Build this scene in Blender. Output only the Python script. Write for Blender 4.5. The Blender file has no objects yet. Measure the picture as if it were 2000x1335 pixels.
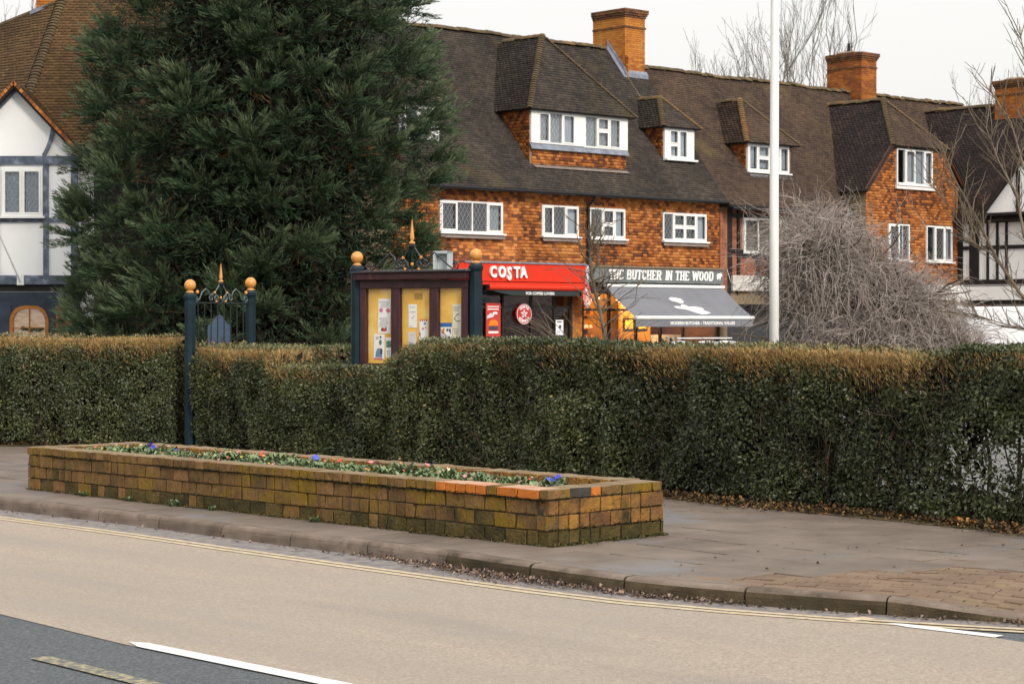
import bpy, bmesh, math, random
import numpy as np
from mathutils import Vector, Matrix

S = bpy.context.scene
random.seed(7); RNG = np.random.default_rng(11)

# ------------------------------------------------------------------ camera, sky, sun, exposure
cam = bpy.data.cameras.new("camera"); camo = bpy.data.objects.new("camera", cam)
S.collection.objects.link(camo); S.camera = camo
cam.sensor_width = 36.0; cam.lens = 72.23; cam.shift_y = -0.02125
cam.clip_start = 0.1; cam.clip_end = 2000
camo.location = (0, 0, 1.65); camo.rotation_euler = (math.pi/2, 0, 0)
cam.dof.use_dof = True; cam.dof.focus_distance = 17.5; cam.dof.aperture_fstop = 9.0

SUN_EL, SUN_AZ = 33.0, math.degrees(math.atan2(0.48, -0.88))   # azimuth from +Y towards +X
w = bpy.data.worlds.new("World"); S.world = w; w.use_nodes = True
nt = w.node_tree; nt.nodes.clear()
out = nt.nodes.new("ShaderNodeOutputWorld"); bg = nt.nodes.new("ShaderNodeBackground")
sky = nt.nodes.new("ShaderNodeTexSky"); sky.sky_type = 'NISHITA'; sky.sun_disc = False
sky.sun_elevation = math.radians(SUN_EL); sky.sun_rotation = math.radians(SUN_AZ)
sky.dust_density = 4.0; sky.air_density = 1.0
hs = nt.nodes.new("ShaderNodeHueSaturation"); hs.inputs['Saturation'].default_value = 0.25
mixs = nt.nodes.new("ShaderNodeMix"); mixs.data_type = 'RGBA'; mixs.inputs[0].default_value = 0.9
tc = nt.nodes.new("ShaderNodeTexCoord"); sx = nt.nodes.new("ShaderNodeSeparateXYZ"); nt.links.new(tc.outputs['Generated'], sx.inputs[0])
grad = nt.nodes.new("ShaderNodeMapRange"); grad.inputs['To Min'].default_value = 1.0; grad.inputs['To Max'].default_value = 1.9   # an overcast sky brightens evenly to the zenith
nt.links.new(sx.outputs['Z'], grad.inputs['Value'])
cl = nt.nodes.new("ShaderNodeVectorMath"); cl.operation = 'SCALE'; cl.inputs[0].default_value = (4.72, 4.65, 4.53); nt.links.new(grad.outputs[0], cl.inputs['Scale'])
nt.links.new(cl.outputs[0], mixs.inputs[7])
nt.links.new(sky.outputs[0], hs.inputs['Color']); nt.links.new(hs.outputs[0], mixs.inputs[6])
nt.links.new(mixs.outputs[2], bg.inputs['Color']); bg.inputs['Strength'].default_value = 0.1
nt.links.new(bg.outputs[0], out.inputs['Surface'])
sd = bpy.data.lights.new("sun", 'SUN'); so = bpy.data.objects.new("sun", sd); S.collection.objects.link(so)
sd.energy = 1.5; sd.angle = math.radians(14); sd.color = (1.0, 0.93, 0.84)
a_, e_ = math.radians(SUN_AZ), math.radians(SUN_EL)
so.rotation_euler = Vector((math.sin(a_)*math.cos(e_), math.cos(a_)*math.cos(e_), math.sin(e_))).to_track_quat('Z', 'Y').to_euler()
S.view_settings.view_transform = 'Standard'; S.view_settings.look = 'None'
S.view_settings.exposure = 0.92; S.view_settings.gamma = 1.0; S.view_settings.use_curve_mapping = False
S.render.engine = 'CYCLES'
S.cycles.use_denoising = True
S.cycles.max_bounces = 6; S.cycles.diffuse_bounces = 3; S.cycles.glossy_bounces = 2; S.cycles.transparent_max_bounces = 8

# ------------------------------------------------------------------ helpers
def link(o): S.collection.objects.link(o); return o
def tag(o, label=None, cat=None, group=None, kind=None):
    if label: o['label'] = label
    if cat: o['category'] = cat
    if group: o['group'] = group
    if kind: o['kind'] = kind
    return o
def thing(name, label, cat, loc=(0,0,0), rz=0.0, group=None):
    o = bpy.data.objects.new(name, None); link(o); o.empty_display_size = 0.2
    o.location = loc; o.rotation_euler = (0,0,rz)
    return tag(o, label, cat, group)
def obj(name, me, parent=None, kind=None, loc=None):
    o = bpy.data.objects.new(name, me); link(o)
    if parent: o.parent = parent
    if kind: o['kind'] = kind
    if loc is not None: o.location = loc
    return o
def np_mesh(name, V, F, m, tint=None, smooth=False):
    """V (n,3); F (k,c) faces of one size; tint: a float per face"""
    V = np.asarray(V, np.float32).reshape(-1,3); F = np.asarray(F, np.int32)
    me = bpy.data.meshes.new(name); k, c = F.shape
    me.vertices.add(len(V)); me.vertices.foreach_set('co', V.ravel())
    me.loops.add(k*c); me.loops.foreach_set('vertex_index', F.ravel())
    me.polygons.add(k); me.polygons.foreach_set('loop_start', np.arange(0, k*c, c, dtype=np.int32))
    if smooth: me.polygons.foreach_set('use_smooth', np.ones(k, bool))
    me.update(calc_edges=True)
    if tint is not None:
        a = me.attributes.new('tint', 'FLOAT', 'FACE'); a.data.foreach_set('value', np.asarray(tint, np.float32))
    me.materials.append(m)
    return me
class MB:
    def __init__(s): s.v = []; s.f = []; s.t = []
    def add(s, vs, fs, t=None):
        n = len(s.v); s.v += [tuple(p) for p in vs]; s.f += [tuple(i+n for i in f) for f in fs]
        s.t += [random.random() if t is None else t]*len(fs); return s
    def box(s, x0,x1,y0,y1,z0,z1, t=None):
        return s.add([(x0,y0,z0),(x1,y0,z0),(x1,y1,z0),(x0,y1,z0),(x0,y0,z1),(x1,y0,z1),(x1,y1,z1),(x0,y1,z1)],
            [(0,3,2,1),(4,5,6,7),(0,1,5,4),(1,2,6,5),(2,3,7,6),(3,0,4,7)], t)
    def beam(s, p, q, w, h, up=(0,0,1), t=None):
        p = Vector(p); q = Vector(q); d = (q-p).normalized(); up = Vector(up)
        sd_ = d.cross(up)
        if sd_.length < 1e-4: sd_ = d.cross(Vector((1,0,0)))
        sd_.normalize(); u2 = sd_.cross(d).normalized()
        a = sd_*w/2; b = u2*h/2
        vs = [p-a-b,p+a-b,p+a+b,p-a+b,q-a-b,q+a-b,q+a+b,q-a+b]
        return s.add(vs, [(0,3,2,1),(4,5,6,7),(0,1,5,4),(1,2,6,5),(2,3,7,6),(3,0,4,7)][:], t)
    def tube(s, pts, rad, n=6, cap=True, t=None):
        pts = [Vector(p) for p in pts]
        if not hasattr(rad, '__len__'): rad = [rad]*len(pts)
        rings = []; ref = None
        for i, p in enumerate(pts):
            d = (pts[min(i+1,len(pts)-1)]-pts[max(i-1,0)]).normalized()
            if ref is None: ref = d.orthogonal().normalized()
            ref = (ref-d*ref.dot(d)).normalized(); b = d.cross(ref)
            rings.append([p+(ref*math.cos(2*math.pi*k/n)+b*math.sin(2*math.pi*k/n))*rad[i] for k in range(n)])
        vs = [v for r in rings for v in r]; fs = []
        for i in range(len(pts)-1):
            for k in range(n):
                fs.append((i*n+k, i*n+(k+1)%n, (i+1)*n+(k+1)%n, (i+1)*n+k))
        if cap: fs += [tuple(range(n-1,-1,-1)), tuple((len(pts)-1)*n+k for k in range(n))]
        return s.add(vs, fs, t)
    def lathe(s, prof, c=(0,0,0), n=16, rot=0.0, t=None):
        vs = []; fs = []
        for r, z in prof:
            for k in range(n):
                a = 2*math.pi*k/n+rot; vs.append((c[0]+r*math.cos(a), c[1]+r*math.sin(a), c[2]+z))
        for i in range(len(prof)-1):
            for k in range(n): fs.append((i*n+k, i*n+(k+1)%n, (i+1)*n+(k+1)%n, (i+1)*n+k))
        fs += [tuple(range(n-1,-1,-1)), tuple((len(prof)-1)*n+k for k in range(n))]
        return s.add(vs, fs, t)
    def prism(s, pts, off, t=None):
        """closed outline pts (3D) swept by vector off"""
        n = len(pts); o = Vector(off); pts = [Vector(p) for p in pts]
        vs = pts+[p+o for p in pts]
        fs = [tuple(range(n)), tuple(range(2*n-1,n-1,-1))]+[(k,k+n,(k+1)%n+n,(k+1)%n) for k in range(n)]
        return s.add(vs, fs, t)
    def mesh(s, name, m, smooth=False, bevel=0.0):
        me = bpy.data.meshes.new(name); me.from_pydata(s.v, [], s.f)
        a = me.attributes.new('tint','FLOAT','FACE'); a.data.foreach_set('value', np.array(s.t, np.float32))
        bm = bmesh.new(); bm.from_mesh(me); bmesh.ops.recalc_face_normals(bm, faces=bm.faces)
        if bevel: bmesh.ops.bevel(bm, geom=[e for e in bm.edges], offset=bevel, segments=1, affect='EDGES', profile=0.7)
        bm.to_mesh(me); bm.free()
        if smooth: me.polygons.foreach_set('use_smooth', np.ones(len(me.polygons), bool))
        me.materials.append(m); me.update(); return me
    def build(s, name, m, parent=None, smooth=False, bevel=0.0, kind=None, loc=None):
        return obj(name, s.mesh(name, m, smooth, bevel), parent, kind, loc)

def vnoise(P, seed=0):
    """smooth value noise of points (n,3), in 0..1"""
    P = np.asarray(P, np.float64); i = np.floor(P).astype(np.int64); f = P-i; f = f*f*(3-2*f)
    def h(a, b, c):
        n = (a*73856093) ^ (b*19349663) ^ (c*83492791) ^ (seed*2654435761)
        n = (n ^ (n >> 13))*1274126177 & 0x7fffffff
        return ((n ^ (n >> 16)) & 0xffff)/65535.0
    x, y, z = i[:,0], i[:,1], i[:,2]; r = 0
    for dx in (0,1):
        for dy in (0,1):
            for dz in (0,1):
                wgt = (f[:,0] if dx else 1-f[:,0])*(f[:,1] if dy else 1-f[:,1])*(f[:,2] if dz else 1-f[:,2])
                r = r+wgt*h(x+dx, y+dy, z+dz)
    return r
def unit(a): return a/np.maximum(np.linalg.norm(a, axis=-1, keepdims=True), 1e-9)
def rdir(n): return unit(RNG.normal(size=(n,3)))

# ------------------------------------------------------------------ materials
def mat(name, cols, rough=0.8, scale=3.0, detail=6, wn=1.0, wt=0.0, wr=0.0, bump=0.0, bscale=60.0, spec=0.3,
        metallic=0.0, over=None, stretch=(1,1,1), coat=0.0, trans=0.0):
    """colour ramp over a blend of noise (wn), the face's own tint (wt) and the object's random value (wr);
       over = [(colour, noise scale, threshold, softness, seed)...] patches of dirt, moss or lichen on top"""
    m = bpy.data.materials.new(name); m.use_nodes = True; n = m.node_tree.nodes; l = m.node_tree.links
    b = n['Principled BSDF']; b.inputs['Roughness'].default_value = rough
    b.inputs['Specular IOR Level'].default_value = spec; b.inputs['Metallic'].default_value = metallic
    if coat: b.inputs['Coat Weight'].default_value = coat
    geo = n.new('ShaderNodeNewGeometry'); mp = n.new('ShaderNodeMapping'); mp.inputs['Scale'].default_value = stretch
    l.new(geo.outputs['Position'], mp.inputs['Vector'])
    pos = mp.outputs['Vector']
    tot = wn+wt+wr or 1; acc = None
    def term(sock, k):
        nonlocal acc
        q = n.new('ShaderNodeMath'); q.operation = 'MULTIPLY_ADD'; l.new(sock, q.inputs[0]); q.inputs[1].default_value = k/tot
        if acc is None: q.inputs[2].default_value = 0
        else: l.new(acc, q.inputs[2])
        acc = q.outputs[0]
    if wn:
        t = n.new('ShaderNodeTexNoise'); t.inputs['Scale'].default_value = scale; t.inputs['Detail'].default_value = detail
        t.inputs['Roughness'].default_value = 0.6
        l.new(pos, t.inputs['Vector'])
        mr = n.new('ShaderNodeMapRange'); mr.inputs['From Min'].default_value = 0.28; mr.inputs['From Max'].default_value = 0.72
        l.new(t.outputs['Fac'], mr.inputs['Value']); term(mr.outputs['Result'], wn)
    if wt:
        at = n.new('ShaderNodeAttribute'); at.attribute_name = 'tint'; term(at.outputs['Fac'], wt)
    if wr:
        oi = n.new('ShaderNodeObjectInfo'); term(oi.outputs['Random'], wr)
    rp = n.new('ShaderNodeValToRGB'); e = rp.color_ramp.elements
    while len(e) > 1: e.remove(e[-1])
    for i, (p, c) in enumerate(cols):
        el = e[0] if i == 0 else e.new(p)
        el.position = p; el.color = (*c, 1)
    l.new(acc, rp.inputs['Fac']); col = rp.outputs['Color']
    for i, (oc, osc, th, sf, seed, *strm) in enumerate(over or []):
        t = n.new('ShaderNodeTexNoise'); t.noise_dimensions = '4D'; t.inputs['W'].default_value = seed
        t.inputs['Scale'].default_value = osc; t.inputs['Detail'].default_value = 7; t.inputs['Roughness'].default_value = 0.65
        if strm:   # streaks along a direction: (angle, stretch)
            m2 = n.new('ShaderNodeMapping'); m2.vector_type = 'POINT'; m2.inputs['Rotation'].default_value = (0,0,-strm[0][0]); m3 = n.new('ShaderNodeMapping'); m3.inputs['Scale'].default_value = (1/strm[0][1],1,1)
            l.new(geo.outputs['Position'], m2.inputs['Vector']); l.new(m2.outputs[0], m3.inputs['Vector']); l.new(m3.outputs[0], t.inputs['Vector'])
        else: l.new(geo.outputs['Position'], t.inputs['Vector'])
        mr = n.new('ShaderNodeMapRange'); mr.inputs['From Min'].default_value = th; mr.inputs['From Max'].default_value = th+sf
        l.new(t.outputs['Fac'], mr.inputs['Value'])
        mx = n.new('ShaderNodeMix'); mx.data_type = 'RGBA'; l.new(mr.outputs['Result'], mx.inputs[0])
        l.new(col, mx.inputs[6]); mx.inputs[7].default_value = (*oc, 1); col = mx.outputs[2]
    l.new(col, b.inputs['Base Color'])
    if bump:
        t = n.new('ShaderNodeTexNoise'); t.inputs['Scale'].default_value = bscale; t.inputs['Detail'].default_value = 5
        l.new(pos, t.inputs['Vector'])
        bp = n.new('ShaderNodeBump'); bp.inputs['Strength'].default_value = bump; bp.inputs['Distance'].default_value = 0.02
        l.new(t.outputs['Fac'], bp.inputs['Height']); l.new(bp.outputs['Normal'], b.inputs['Normal'])
    if trans:
        tr = n.new('ShaderNodeBsdfTranslucent'); l.new(col, tr.inputs['Color'])
        ms = n.new('ShaderNodeMixShader'); ms.inputs[0].default_value = trans
        l.new(b.outputs[0], ms.inputs[1]); l.new(tr.outputs[0], ms.inputs[2]); l.new(ms.outputs[0], n['Material Output'].inputs['Surface'])
    return m
def flat(name, c, rough=0.6, var=0.12, scale=4.0, bump=0.0, bscale=60.0, **k):
    d = tuple(x*(1-var) for x in c); u = tuple(min(1, x*(1+var)) for x in c)
    return mat(name, [(0,d),(1,u)], rough=rough, scale=scale, bump=bump, bscale=bscale, **k)
def emit(name, c, s):
    m = bpy.data.materials.new(name); m.use_nodes = True; b = m.node_tree.nodes['Principled BSDF']
    b.inputs['Base Color'].default_value = (*c,1); b.inputs['Emission Color'].default_value = (*c,1); b.inputs['Emission Strength'].default_value = s
    return m
def glass(name, tintc=(0.9,0.93,0.95), refl=0.16):
    m = bpy.data.materials.new(name); m.use_nodes = True; n = m.node_tree.nodes; l = m.node_tree.links
    n.remove(n['Principled BSDF'])
    tr = n.new('ShaderNodeBsdfTransparent'); tr.inputs['Color'].default_value = (*tintc,1)
    gl = n.new('ShaderNodeBsdfGlossy'); gl.inputs['Roughness'].default_value = 0.06; gl.inputs['Color'].default_value = (0.9,0.95,1,1)
    t = n.new('ShaderNodeTexNoise'); t.inputs['Scale'].default_value = 7.0; geo = n.new('ShaderNodeNewGeometry'); l.new(geo.outputs['Position'], t.inputs['Vector'])
    bp = n.new('ShaderNodeBump'); bp.inputs['Strength'].default_value = 0.12; bp.inputs['Distance'].default_value = 0.05
    l.new(t.outputs['Fac'], bp.inputs['Height']); l.new(bp.outputs['Normal'], gl.inputs['Normal'])
    mx = n.new('ShaderNodeMixShader'); mx.inputs[0].default_value = refl
    l.new(tr.outputs[0], mx.inputs[1]); l.new(gl.outputs[0], mx.inputs[2]); l.new(mx.outputs[0], n['Material Output'].inputs['Surface'])
    return m

MOSS = (0.13,0.105,0.02); LICH = (0.32,0.27,0.12)
M = {}
M['roof_dark'] = mat('roof_tile_dark', [(0,(.018,.014,.012)),(.5,(.047,.038,.032)),(.9,(.078,.062,.048)),(1,(.18,.13,.085))], .85, .5, 5, wn=.6, wt=.55, bump=.5, bscale=50,
    over=[((.11,.085,.035), .55, .56, .2, 3), ((.21,.17,.10), 9, .70, .08, 5)])
M['roof_brown'] = mat('roof_tile_brown', [(0,(.030,.020,.016)),(.5,(.072,.047,.034)),(.9,(.11,.071,.046)),(1,(.26,.13,.07))], .85, .45, 5, wn=.6, wt=.55, bump=.5, bscale=50,
    over=[((.15,.115,.05), .5, .56, .2, 8), ((.24,.2,.13), 9, .70, .08, 6)])
M['roof_left'] = mat('roof_tile_warm', [(0,(.058,.034,.016)),(.5,(.118,.068,.030)),(1,(.185,.108,.048))], .85, .5, 5, wn=.6, wt=.5, bump=.5, bscale=50,
    over=[((.24,.155,.022), .8, .60, .16, 2), ((.32,.28,.22), 10, .73, .05, 5)])
M['ridge'] = mat('ridge_tile_mossy', [(0,(.05,.035,.02)),(.6,(.12,.085,.045)),(1,(.24,.12,.04))], .9, 3, 5, wn=.7, wr=.6, bump=.6, bscale=40,
    over=[((.12,.10,.03), 3, .56, .15, 3), ((.35,.22,.03), 5, .72, .05, 1)])
M['hung'] = mat('hung_tile_clay', [(0,(.075,.032,.02)),(.22,(.155,.055,.024)),(.42,(.33,.105,.028)),(.7,(.50,.17,.038)),(1,(.64,.28,.09))], .8, .7, 5, wn=.38, wt=1.0, bump=.3, bscale=60)
M['hung_rand'] = mat('hung_tile_clay_single', [(0,(.075,.032,.02)),(.22,(.155,.055,.024)),(.42,(.33,.105,.028)),(.7,(.50,.17,.038)),(1,(.64,.28,.09))], .8, .7, 5, wn=.38, wr=1.0, bump=.3, bscale=60)
M['chimney'] = mat('chimney_brick', [(0,(.10,.035,.016)),(.25,(.26,.08,.02)),(.5,(.42,.15,.025)),(.8,(.52,.23,.045)),(1,(.28,.13,.06))], .85, 1.6, 6, wn=.6, wt=.5, wr=.8, bump=.4, bscale=60,
    over=[((.07,.05,.03), 1.2, .6, .15, 4)])
M['chimney_cap'] = mat('chimney_cap_brick', [(0,(.05,.028,.018)),(.5,(.13,.06,.03)),(1,(.25,.09,.03))], .9, 3, 5, wn=.5, wt=.5, bump=.4, over=[((.20,.17,.03), 4, .56, .1, 4)])
M['mortar'] = flat('mortar', (.22,.16,.10), .95, .3, 20, .4, 80)
M['mortar_dark'] = mat('mortar_dark', [(0,(.03,.026,.016)),(1,(.10,.08,.045))], .95, 12, bump=.5)
M['brick_red'] = mat('brick_red', [(0,(.17,.055,.03)),(.5,(.30,.10,.055)),(1,(.42,.17,.09))], .85, 2, 5, wn=.4, wt=.6, bump=.3)
M['under'] = flat('roof_underlay', (.03,.024,.02), .95)
M['white'] = mat('white_paint', [(0,(.72,.71,.69)),(1,(.82,.82,.80))], .45, 2.5, over=[((.45,.42,.36), 6, .74, .12, 2)])
M['render'] = mat('white_render', [(0,(.84,.84,.83)),(1,(.90,.90,.89))], .8, 1.2, bump=.15, bscale=90)
M['blue_timber'] = mat('blue_grey_timber', [(0,(.045,.06,.085)),(.5,(.10,.125,.17)),(1,(.26,.30,.36))], .7, 5, 7, stretch=(1,1,1), bump=.3, over=[((.38,.42,.48), 8, .68, .12, 3)])
M['blue_dark'] = mat('dark_blue_paint', [(0,(.018,.026,.042)),(1,(.04,.055,.085))], .5, 3)
M['black_timber'] = mat('black_timber', [(0,(.008,.008,.009)),(1,(.022,.02,.019))], .6, 4, bump=.2)
M['black_metal'] = flat('black_metal', (.012,.012,.013), .4)
M['lead'] = mat('lead_sheet', [(0,(.13,.14,.17)),(1,(.27,.30,.36))], .55, 4)
M['lead_bar'] = flat('lead_came', (.26,.26,.26), .5)
M['glass'] = glass('window_glass', (.84,.87,.90), .09)
M['glass_shop'] = glass('shop_glass', (.86,.85,.84), .03)
M['curtain'] = mat('net_curtain', [(0,(.42,.42,.41)),(1,(.72,.71,.69))], .9, 5, stretch=(9,9,.5))
M['dark'] = flat('dark_room', (.045,.045,.048), .9)
M['red'] = flat('red_fascia_paint', (.62,.03,.008), .38, .05)
M['red_sign'] = flat('red_sign_paint', (.50,.03,.03), .4, .1)
M['red_poster'] = flat('red_poster', (.50,.045,.035), .5, .15)
M['letter_white'] = flat('white_letter', (.83,.82,.80), .5, .03)
M['grey_fascia'] = mat('grey_fascia_paint', [(0,(.11,.125,.125)),(1,(.18,.195,.195))], .5, 1.5)
M['canvas'] = mat('grey_canvas', [(0,(.15,.155,.175)),(1,(.205,.21,.235))], .9, 1.0)
M['post'] = mat('dark_teal_paint', [(0,(.0025,.011,.016)),(.6,(.004,.018,.026)),(1,(.009,.030,.040))], .45, 4, spec=.22, over=[((.10,.14,.17), 14, .74, .05, 3)])
M['gold'] = mat('gold_paint', [(0,(.50,.20,.035)),(1,(.70,.33,.075))], .38, 14, spec=.5, over=[((.25,.10,.03), 20, .68, .1, 2)])
M['maroon'] = mat('maroon_timber', [(0,(.026,.007,.010)),(.6,(.05,.014,.018)),(1,(.09,.03,.03))], .5, 6, 7, stretch=(2,2,.6), bump=.2, spec=.4, over=[((.16,.09,.08), 22, .74, .04, 3)])
M['maroon_top'] = flat('lead_grey_cap', (.06,.055,.06), .5, .3)
M['cork'] = mat('pin_board', [(0,(.70,.38,.05)),(.6,(.82,.50,.10)),(1,(.88,.62,.22))], .9, 3, 4, bump=.15, bscale=200)
M['amber_wood'] = mat('amber_wood', [(0,(.40,.17,.03)),(1,(.65,.32,.07))], .5, 3, stretch=(1,1,.3))
M['orange_wood'] = mat('varnished_wood', [(0,(.30,.10,.02)),(1,(.48,.19,.04))], .4, 6)
M['pale_blind'] = emit('pale_glowing_blind', (.85,.52,.26), .16)  # blind glows by emission in place of light from the room
M['brown_wall'] = mat('brown_shop_wall', [(0,(.06,.025,.012)),(1,(.13,.055,.025))], .8, 1.5)
M['road'] = mat('asphalt_grey', [(0,(.05,.056,.064)),(.5,(.095,.105,.115)),(1,(.18,.187,.19))], .9, 60, 8, bump=.6, bscale=150, over=[((.26,.26,.25), 90, .67, .05, 3), ((.14,.125,.105), 1.1, .56, .3, 4), ((.06,.066,.074), .8, .58, .2, 14, (2.38,6))])
M['tan'] = mat('tan_surfacing', [(0,(.245,.20,.16)),(.5,(.36,.298,.242)),(1,(.46,.39,.32))], .92, 52, 8, wn=1, bump=.6, bscale=150,
    over=[((.30,.262,.225), 1.2, .46, .24, 1, (2.38,9)), ((.315,.28,.245), .5, .52, .2, 31), ((.265,.235,.205), .35, .58, .1, 51, (2.38,5)), ((.56,.475,.395), 80, .59, .06, 9), ((.19,.14,.10), 90, .61, .06, 12), ((.28,.25,.22), 4, .60, .2, 22)])
M['gutter'] = mat('gutter_dust', [(0,(.11,.095,.095)),(.5,(.20,.18,.175)),(1,(.28,.25,.23))], .95, 9, 8, bump=.4, bscale=120)
M['line_yellow'] = mat('yellow_line_paint', [(0,(.36,.29,.19)),(.4,(.48,.39,.26)),(1,(.60,.50,.34))], .8, 14, 8, over=[((.27,.22,.175), 16, .57, .08, 3)])
M['line_white'] = mat('white_line_paint', [(0,(.58,.57,.55)),(1,(.74,.73,.71))], .75, 20, 8, over=[((.42,.40,.37), 9, .64, .08, 5), ((.20,.19,.18), 30, .66, .05, 6)])
M['line_faded'] = mat('faded_yellow_paint', [(0,(.11,.11,.105)),(.42,(.16,.155,.13)),(.6,(.30,.26,.16)),(1,(.42,.36,.22))], .85, 22, 8, bump=.3, over=[((.10,.108,.115), 14, .54, .06, 4), ((.10,.108,.115), 60, .58, .05, 5)])
M['slab'] = mat('paving_slab', [(0,(.098,.076,.060)),(.5,(.158,.125,.100)),(1,(.215,.174,.142))], .70, 2.2, 8, wn=.8, wr=.35, bump=.3, bscale=90,
    over=[((.165,.17,.185), .5, .54, .14, 6), ((.12,.085,.05), 1.2, .60, .2, 3), ((.08,.064,.052), 11, .62, .1, 13), ((.30,.26,.22), 45, .69, .04, 7)])
M['joint'] = mat('joint_dirt', [(0,(.025,.02,.014)),(1,(.06,.045,.03))], .95, 10)
M['paver'] = mat('block_paver', [(0,(.13,.085,.058)),(.5,(.175,.118,.08)),(1,(.235,.165,.11))], .85, 2, 7, wn=.7, wr=.5, bump=.4, bscale=120, over=[((.24,.175,.09), 2.5, .58, .15, 3), ((.08,.06,.045), 14, .62, .1, 8)])
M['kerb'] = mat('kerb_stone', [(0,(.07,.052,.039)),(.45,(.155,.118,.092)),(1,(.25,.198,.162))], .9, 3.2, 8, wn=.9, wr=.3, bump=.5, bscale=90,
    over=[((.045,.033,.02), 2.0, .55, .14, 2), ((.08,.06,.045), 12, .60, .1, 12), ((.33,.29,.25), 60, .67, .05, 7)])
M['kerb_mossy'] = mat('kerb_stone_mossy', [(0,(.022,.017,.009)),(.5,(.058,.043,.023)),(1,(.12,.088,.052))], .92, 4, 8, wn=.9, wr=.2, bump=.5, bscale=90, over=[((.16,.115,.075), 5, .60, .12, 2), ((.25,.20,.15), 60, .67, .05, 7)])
BR = [(0,(.062,.038,.016)),(.3,(.115,.066,.024)),(.55,(.165,.092,.032)),(.8,(.215,.118,.044)),(1,(.27,.165,.075))]
M['pbrick'] = mat('planter_brick', BR, .95, 8, 8, wn=1.0, wr=.8, bump=1.0, bscale=40, stretch=(1.8,1.8,.6),
    over=[((.185,.112,.010), 2.6, .47, .14, 2), ((.036,.030,.012), 3.4, .56, .12, 5), ((.05,.036,.015), 20, .59, .10, 15), ((.33,.25,.16), 30, .68, .05, 7)])
M['pbrick_end'] = mat('planter_brick_ochre', [(0,(.085,.042,.018)),(.35,(.17,.085,.03)),(.6,(.25,.125,.028)),(.85,(.32,.165,.03)),(1,(.42,.21,.02))], .95, 8, 8, wn=1.0, wr=.9, bump=1.0, bscale=40,
    over=[((.27,.15,.008), 2.6, .55, .12, 2), ((.032,.028,.009), 3.4, .54, .12, 5), ((.07,.045,.015), 20, .59, .10, 15), ((.40,.29,.18), 30, .68, .05, 7)])
M['pbrick_moss'] = mat('planter_brick_mossy', [(0,(.020,.019,.007)),(.35,(.055,.042,.012)),(.7,(.10,.07,.020)),(1,(.16,.095,.035))], .95, 8, 8, wn=1.0, wr=.8, bump=1.0, bscale=40,
    over=[((.018,.018,.006), 2.8, .52, .14, 9), ((.12,.085,.014), 10, .60, .1, 3)])
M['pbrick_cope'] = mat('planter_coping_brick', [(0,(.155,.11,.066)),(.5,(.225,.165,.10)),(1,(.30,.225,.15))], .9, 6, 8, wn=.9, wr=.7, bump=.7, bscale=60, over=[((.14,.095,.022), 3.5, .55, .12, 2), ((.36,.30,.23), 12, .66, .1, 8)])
M['pbrick_new'] = mat('new_orange_brick', [(0,(.32,.09,.012)),(.6,(.46,.14,.02)),(1,(.54,.185,.035))], .85, 12, wr=.4, bump=.3, over=[((.20,.085,.02), 9, .60, .1, 3)])
M['pbrick_pink'] = mat('new_pinkish_brick', [(0,(.40,.24,.16)),(1,(.52,.33,.235))], .85, 8, wr=.3, bump=.2, over=[((.27,.19,.12), 6, .60, .12, 4)])
M['pbrick_dark'] = flat('dark_slate_brick', (.055,.048,.042), .85, .35, 9, .4)
M['soil'] = mat('soil', [(0,(.02,.015,.010)),(1,(.06,.045,.03))], .95, 20, bump=.6)
M['grass'] = mat('lawn_grass', [(0,(.03,.05,.012)),(1,(.08,.11,.03))], .9, 6)
M['verge'] = mat('verge_dirt', [(0,(.045,.034,.018)),(.6,(.11,.085,.04)),(1,(.18,.14,.06))], .95, 6, 8, bump=.6)
M['carpark'] = flat('car_park_tarmac', (.15,.147,.143), .9, .25, 2)
M['leaf'] = mat('hedge_leaf', [(0,(.014,.021,.008)),(.25,(.042,.054,.020)),(.5,(.088,.102,.036)),(.74,(.165,.165,.06)),(.88,(.28,.20,.08)),(1,(.42,.31,.14))], .42, 1.2, 4, wn=.4, wt=1.0, spec=.48, trans=.14)
M['leaf_brown'] = mat('hedge_twig_golden', [(0,(.20,.11,.035)),(.45,(.38,.235,.085)),(.8,(.54,.37,.16)),(1,(.66,.52,.29))], .8, 2.0, 4, wn=.4, wt=1.0)
M['stem'] = mat('hedge_stem', [(0,(.025,.018,.012)),(1,(.075,.055,.036))], .9, 8)
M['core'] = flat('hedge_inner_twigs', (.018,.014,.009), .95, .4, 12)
M['needle'] = mat('conifer_shoot', [(0,(.008,.015,.008)),(.28,(.021,.039,.019)),(.55,(.052,.082,.040)),(.8,(.105,.14,.072)),(1,(.17,.20,.115))], .65, .9, 4, wn=.3, wt=1.0, spec=.2, trans=.10)
M['wing_shadow'] = mat('wing_shadow_tone', [(0,(.016,.014,.012)),(1,(.04,.034,.028))], .85, 4)  # wall colour kept dark to pass for shadow behind the conifer
M['cbark'] = mat('conifer_bark', [(0,(.035,.018,.012)),(1,(.10,.052,.03))], .95, 6, bump=.6)
M['bare_twig'] = mat('bare_twig_grey', [(0,(.16,.13,.112)),(.5,(.34,.285,.255)),(1,(.54,.47,.435))], .9, 1.5, 4, wn=.5, wt=.8)
M['bare_far'] = flat('bare_branch_far', (.185,.165,.145), .9, .3, 1)
M['bare_bark'] = mat('bare_bark', [(0,(.07,.052,.037)),(.5,(.145,.112,.078)),(1,(.235,.185,.13))], .9, 5, wn=.6, wt=.6)
M['litter'] = mat('fallen_leaf', [(0,(.020,.014,.007)),(.55,(.065,.042,.018)),(.82,(.14,.085,.03)),(.93,(.30,.13,.03)),(1,(.40,.24,.085))], .8, 3, 4, wn=.2, wt=1.0)
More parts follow.
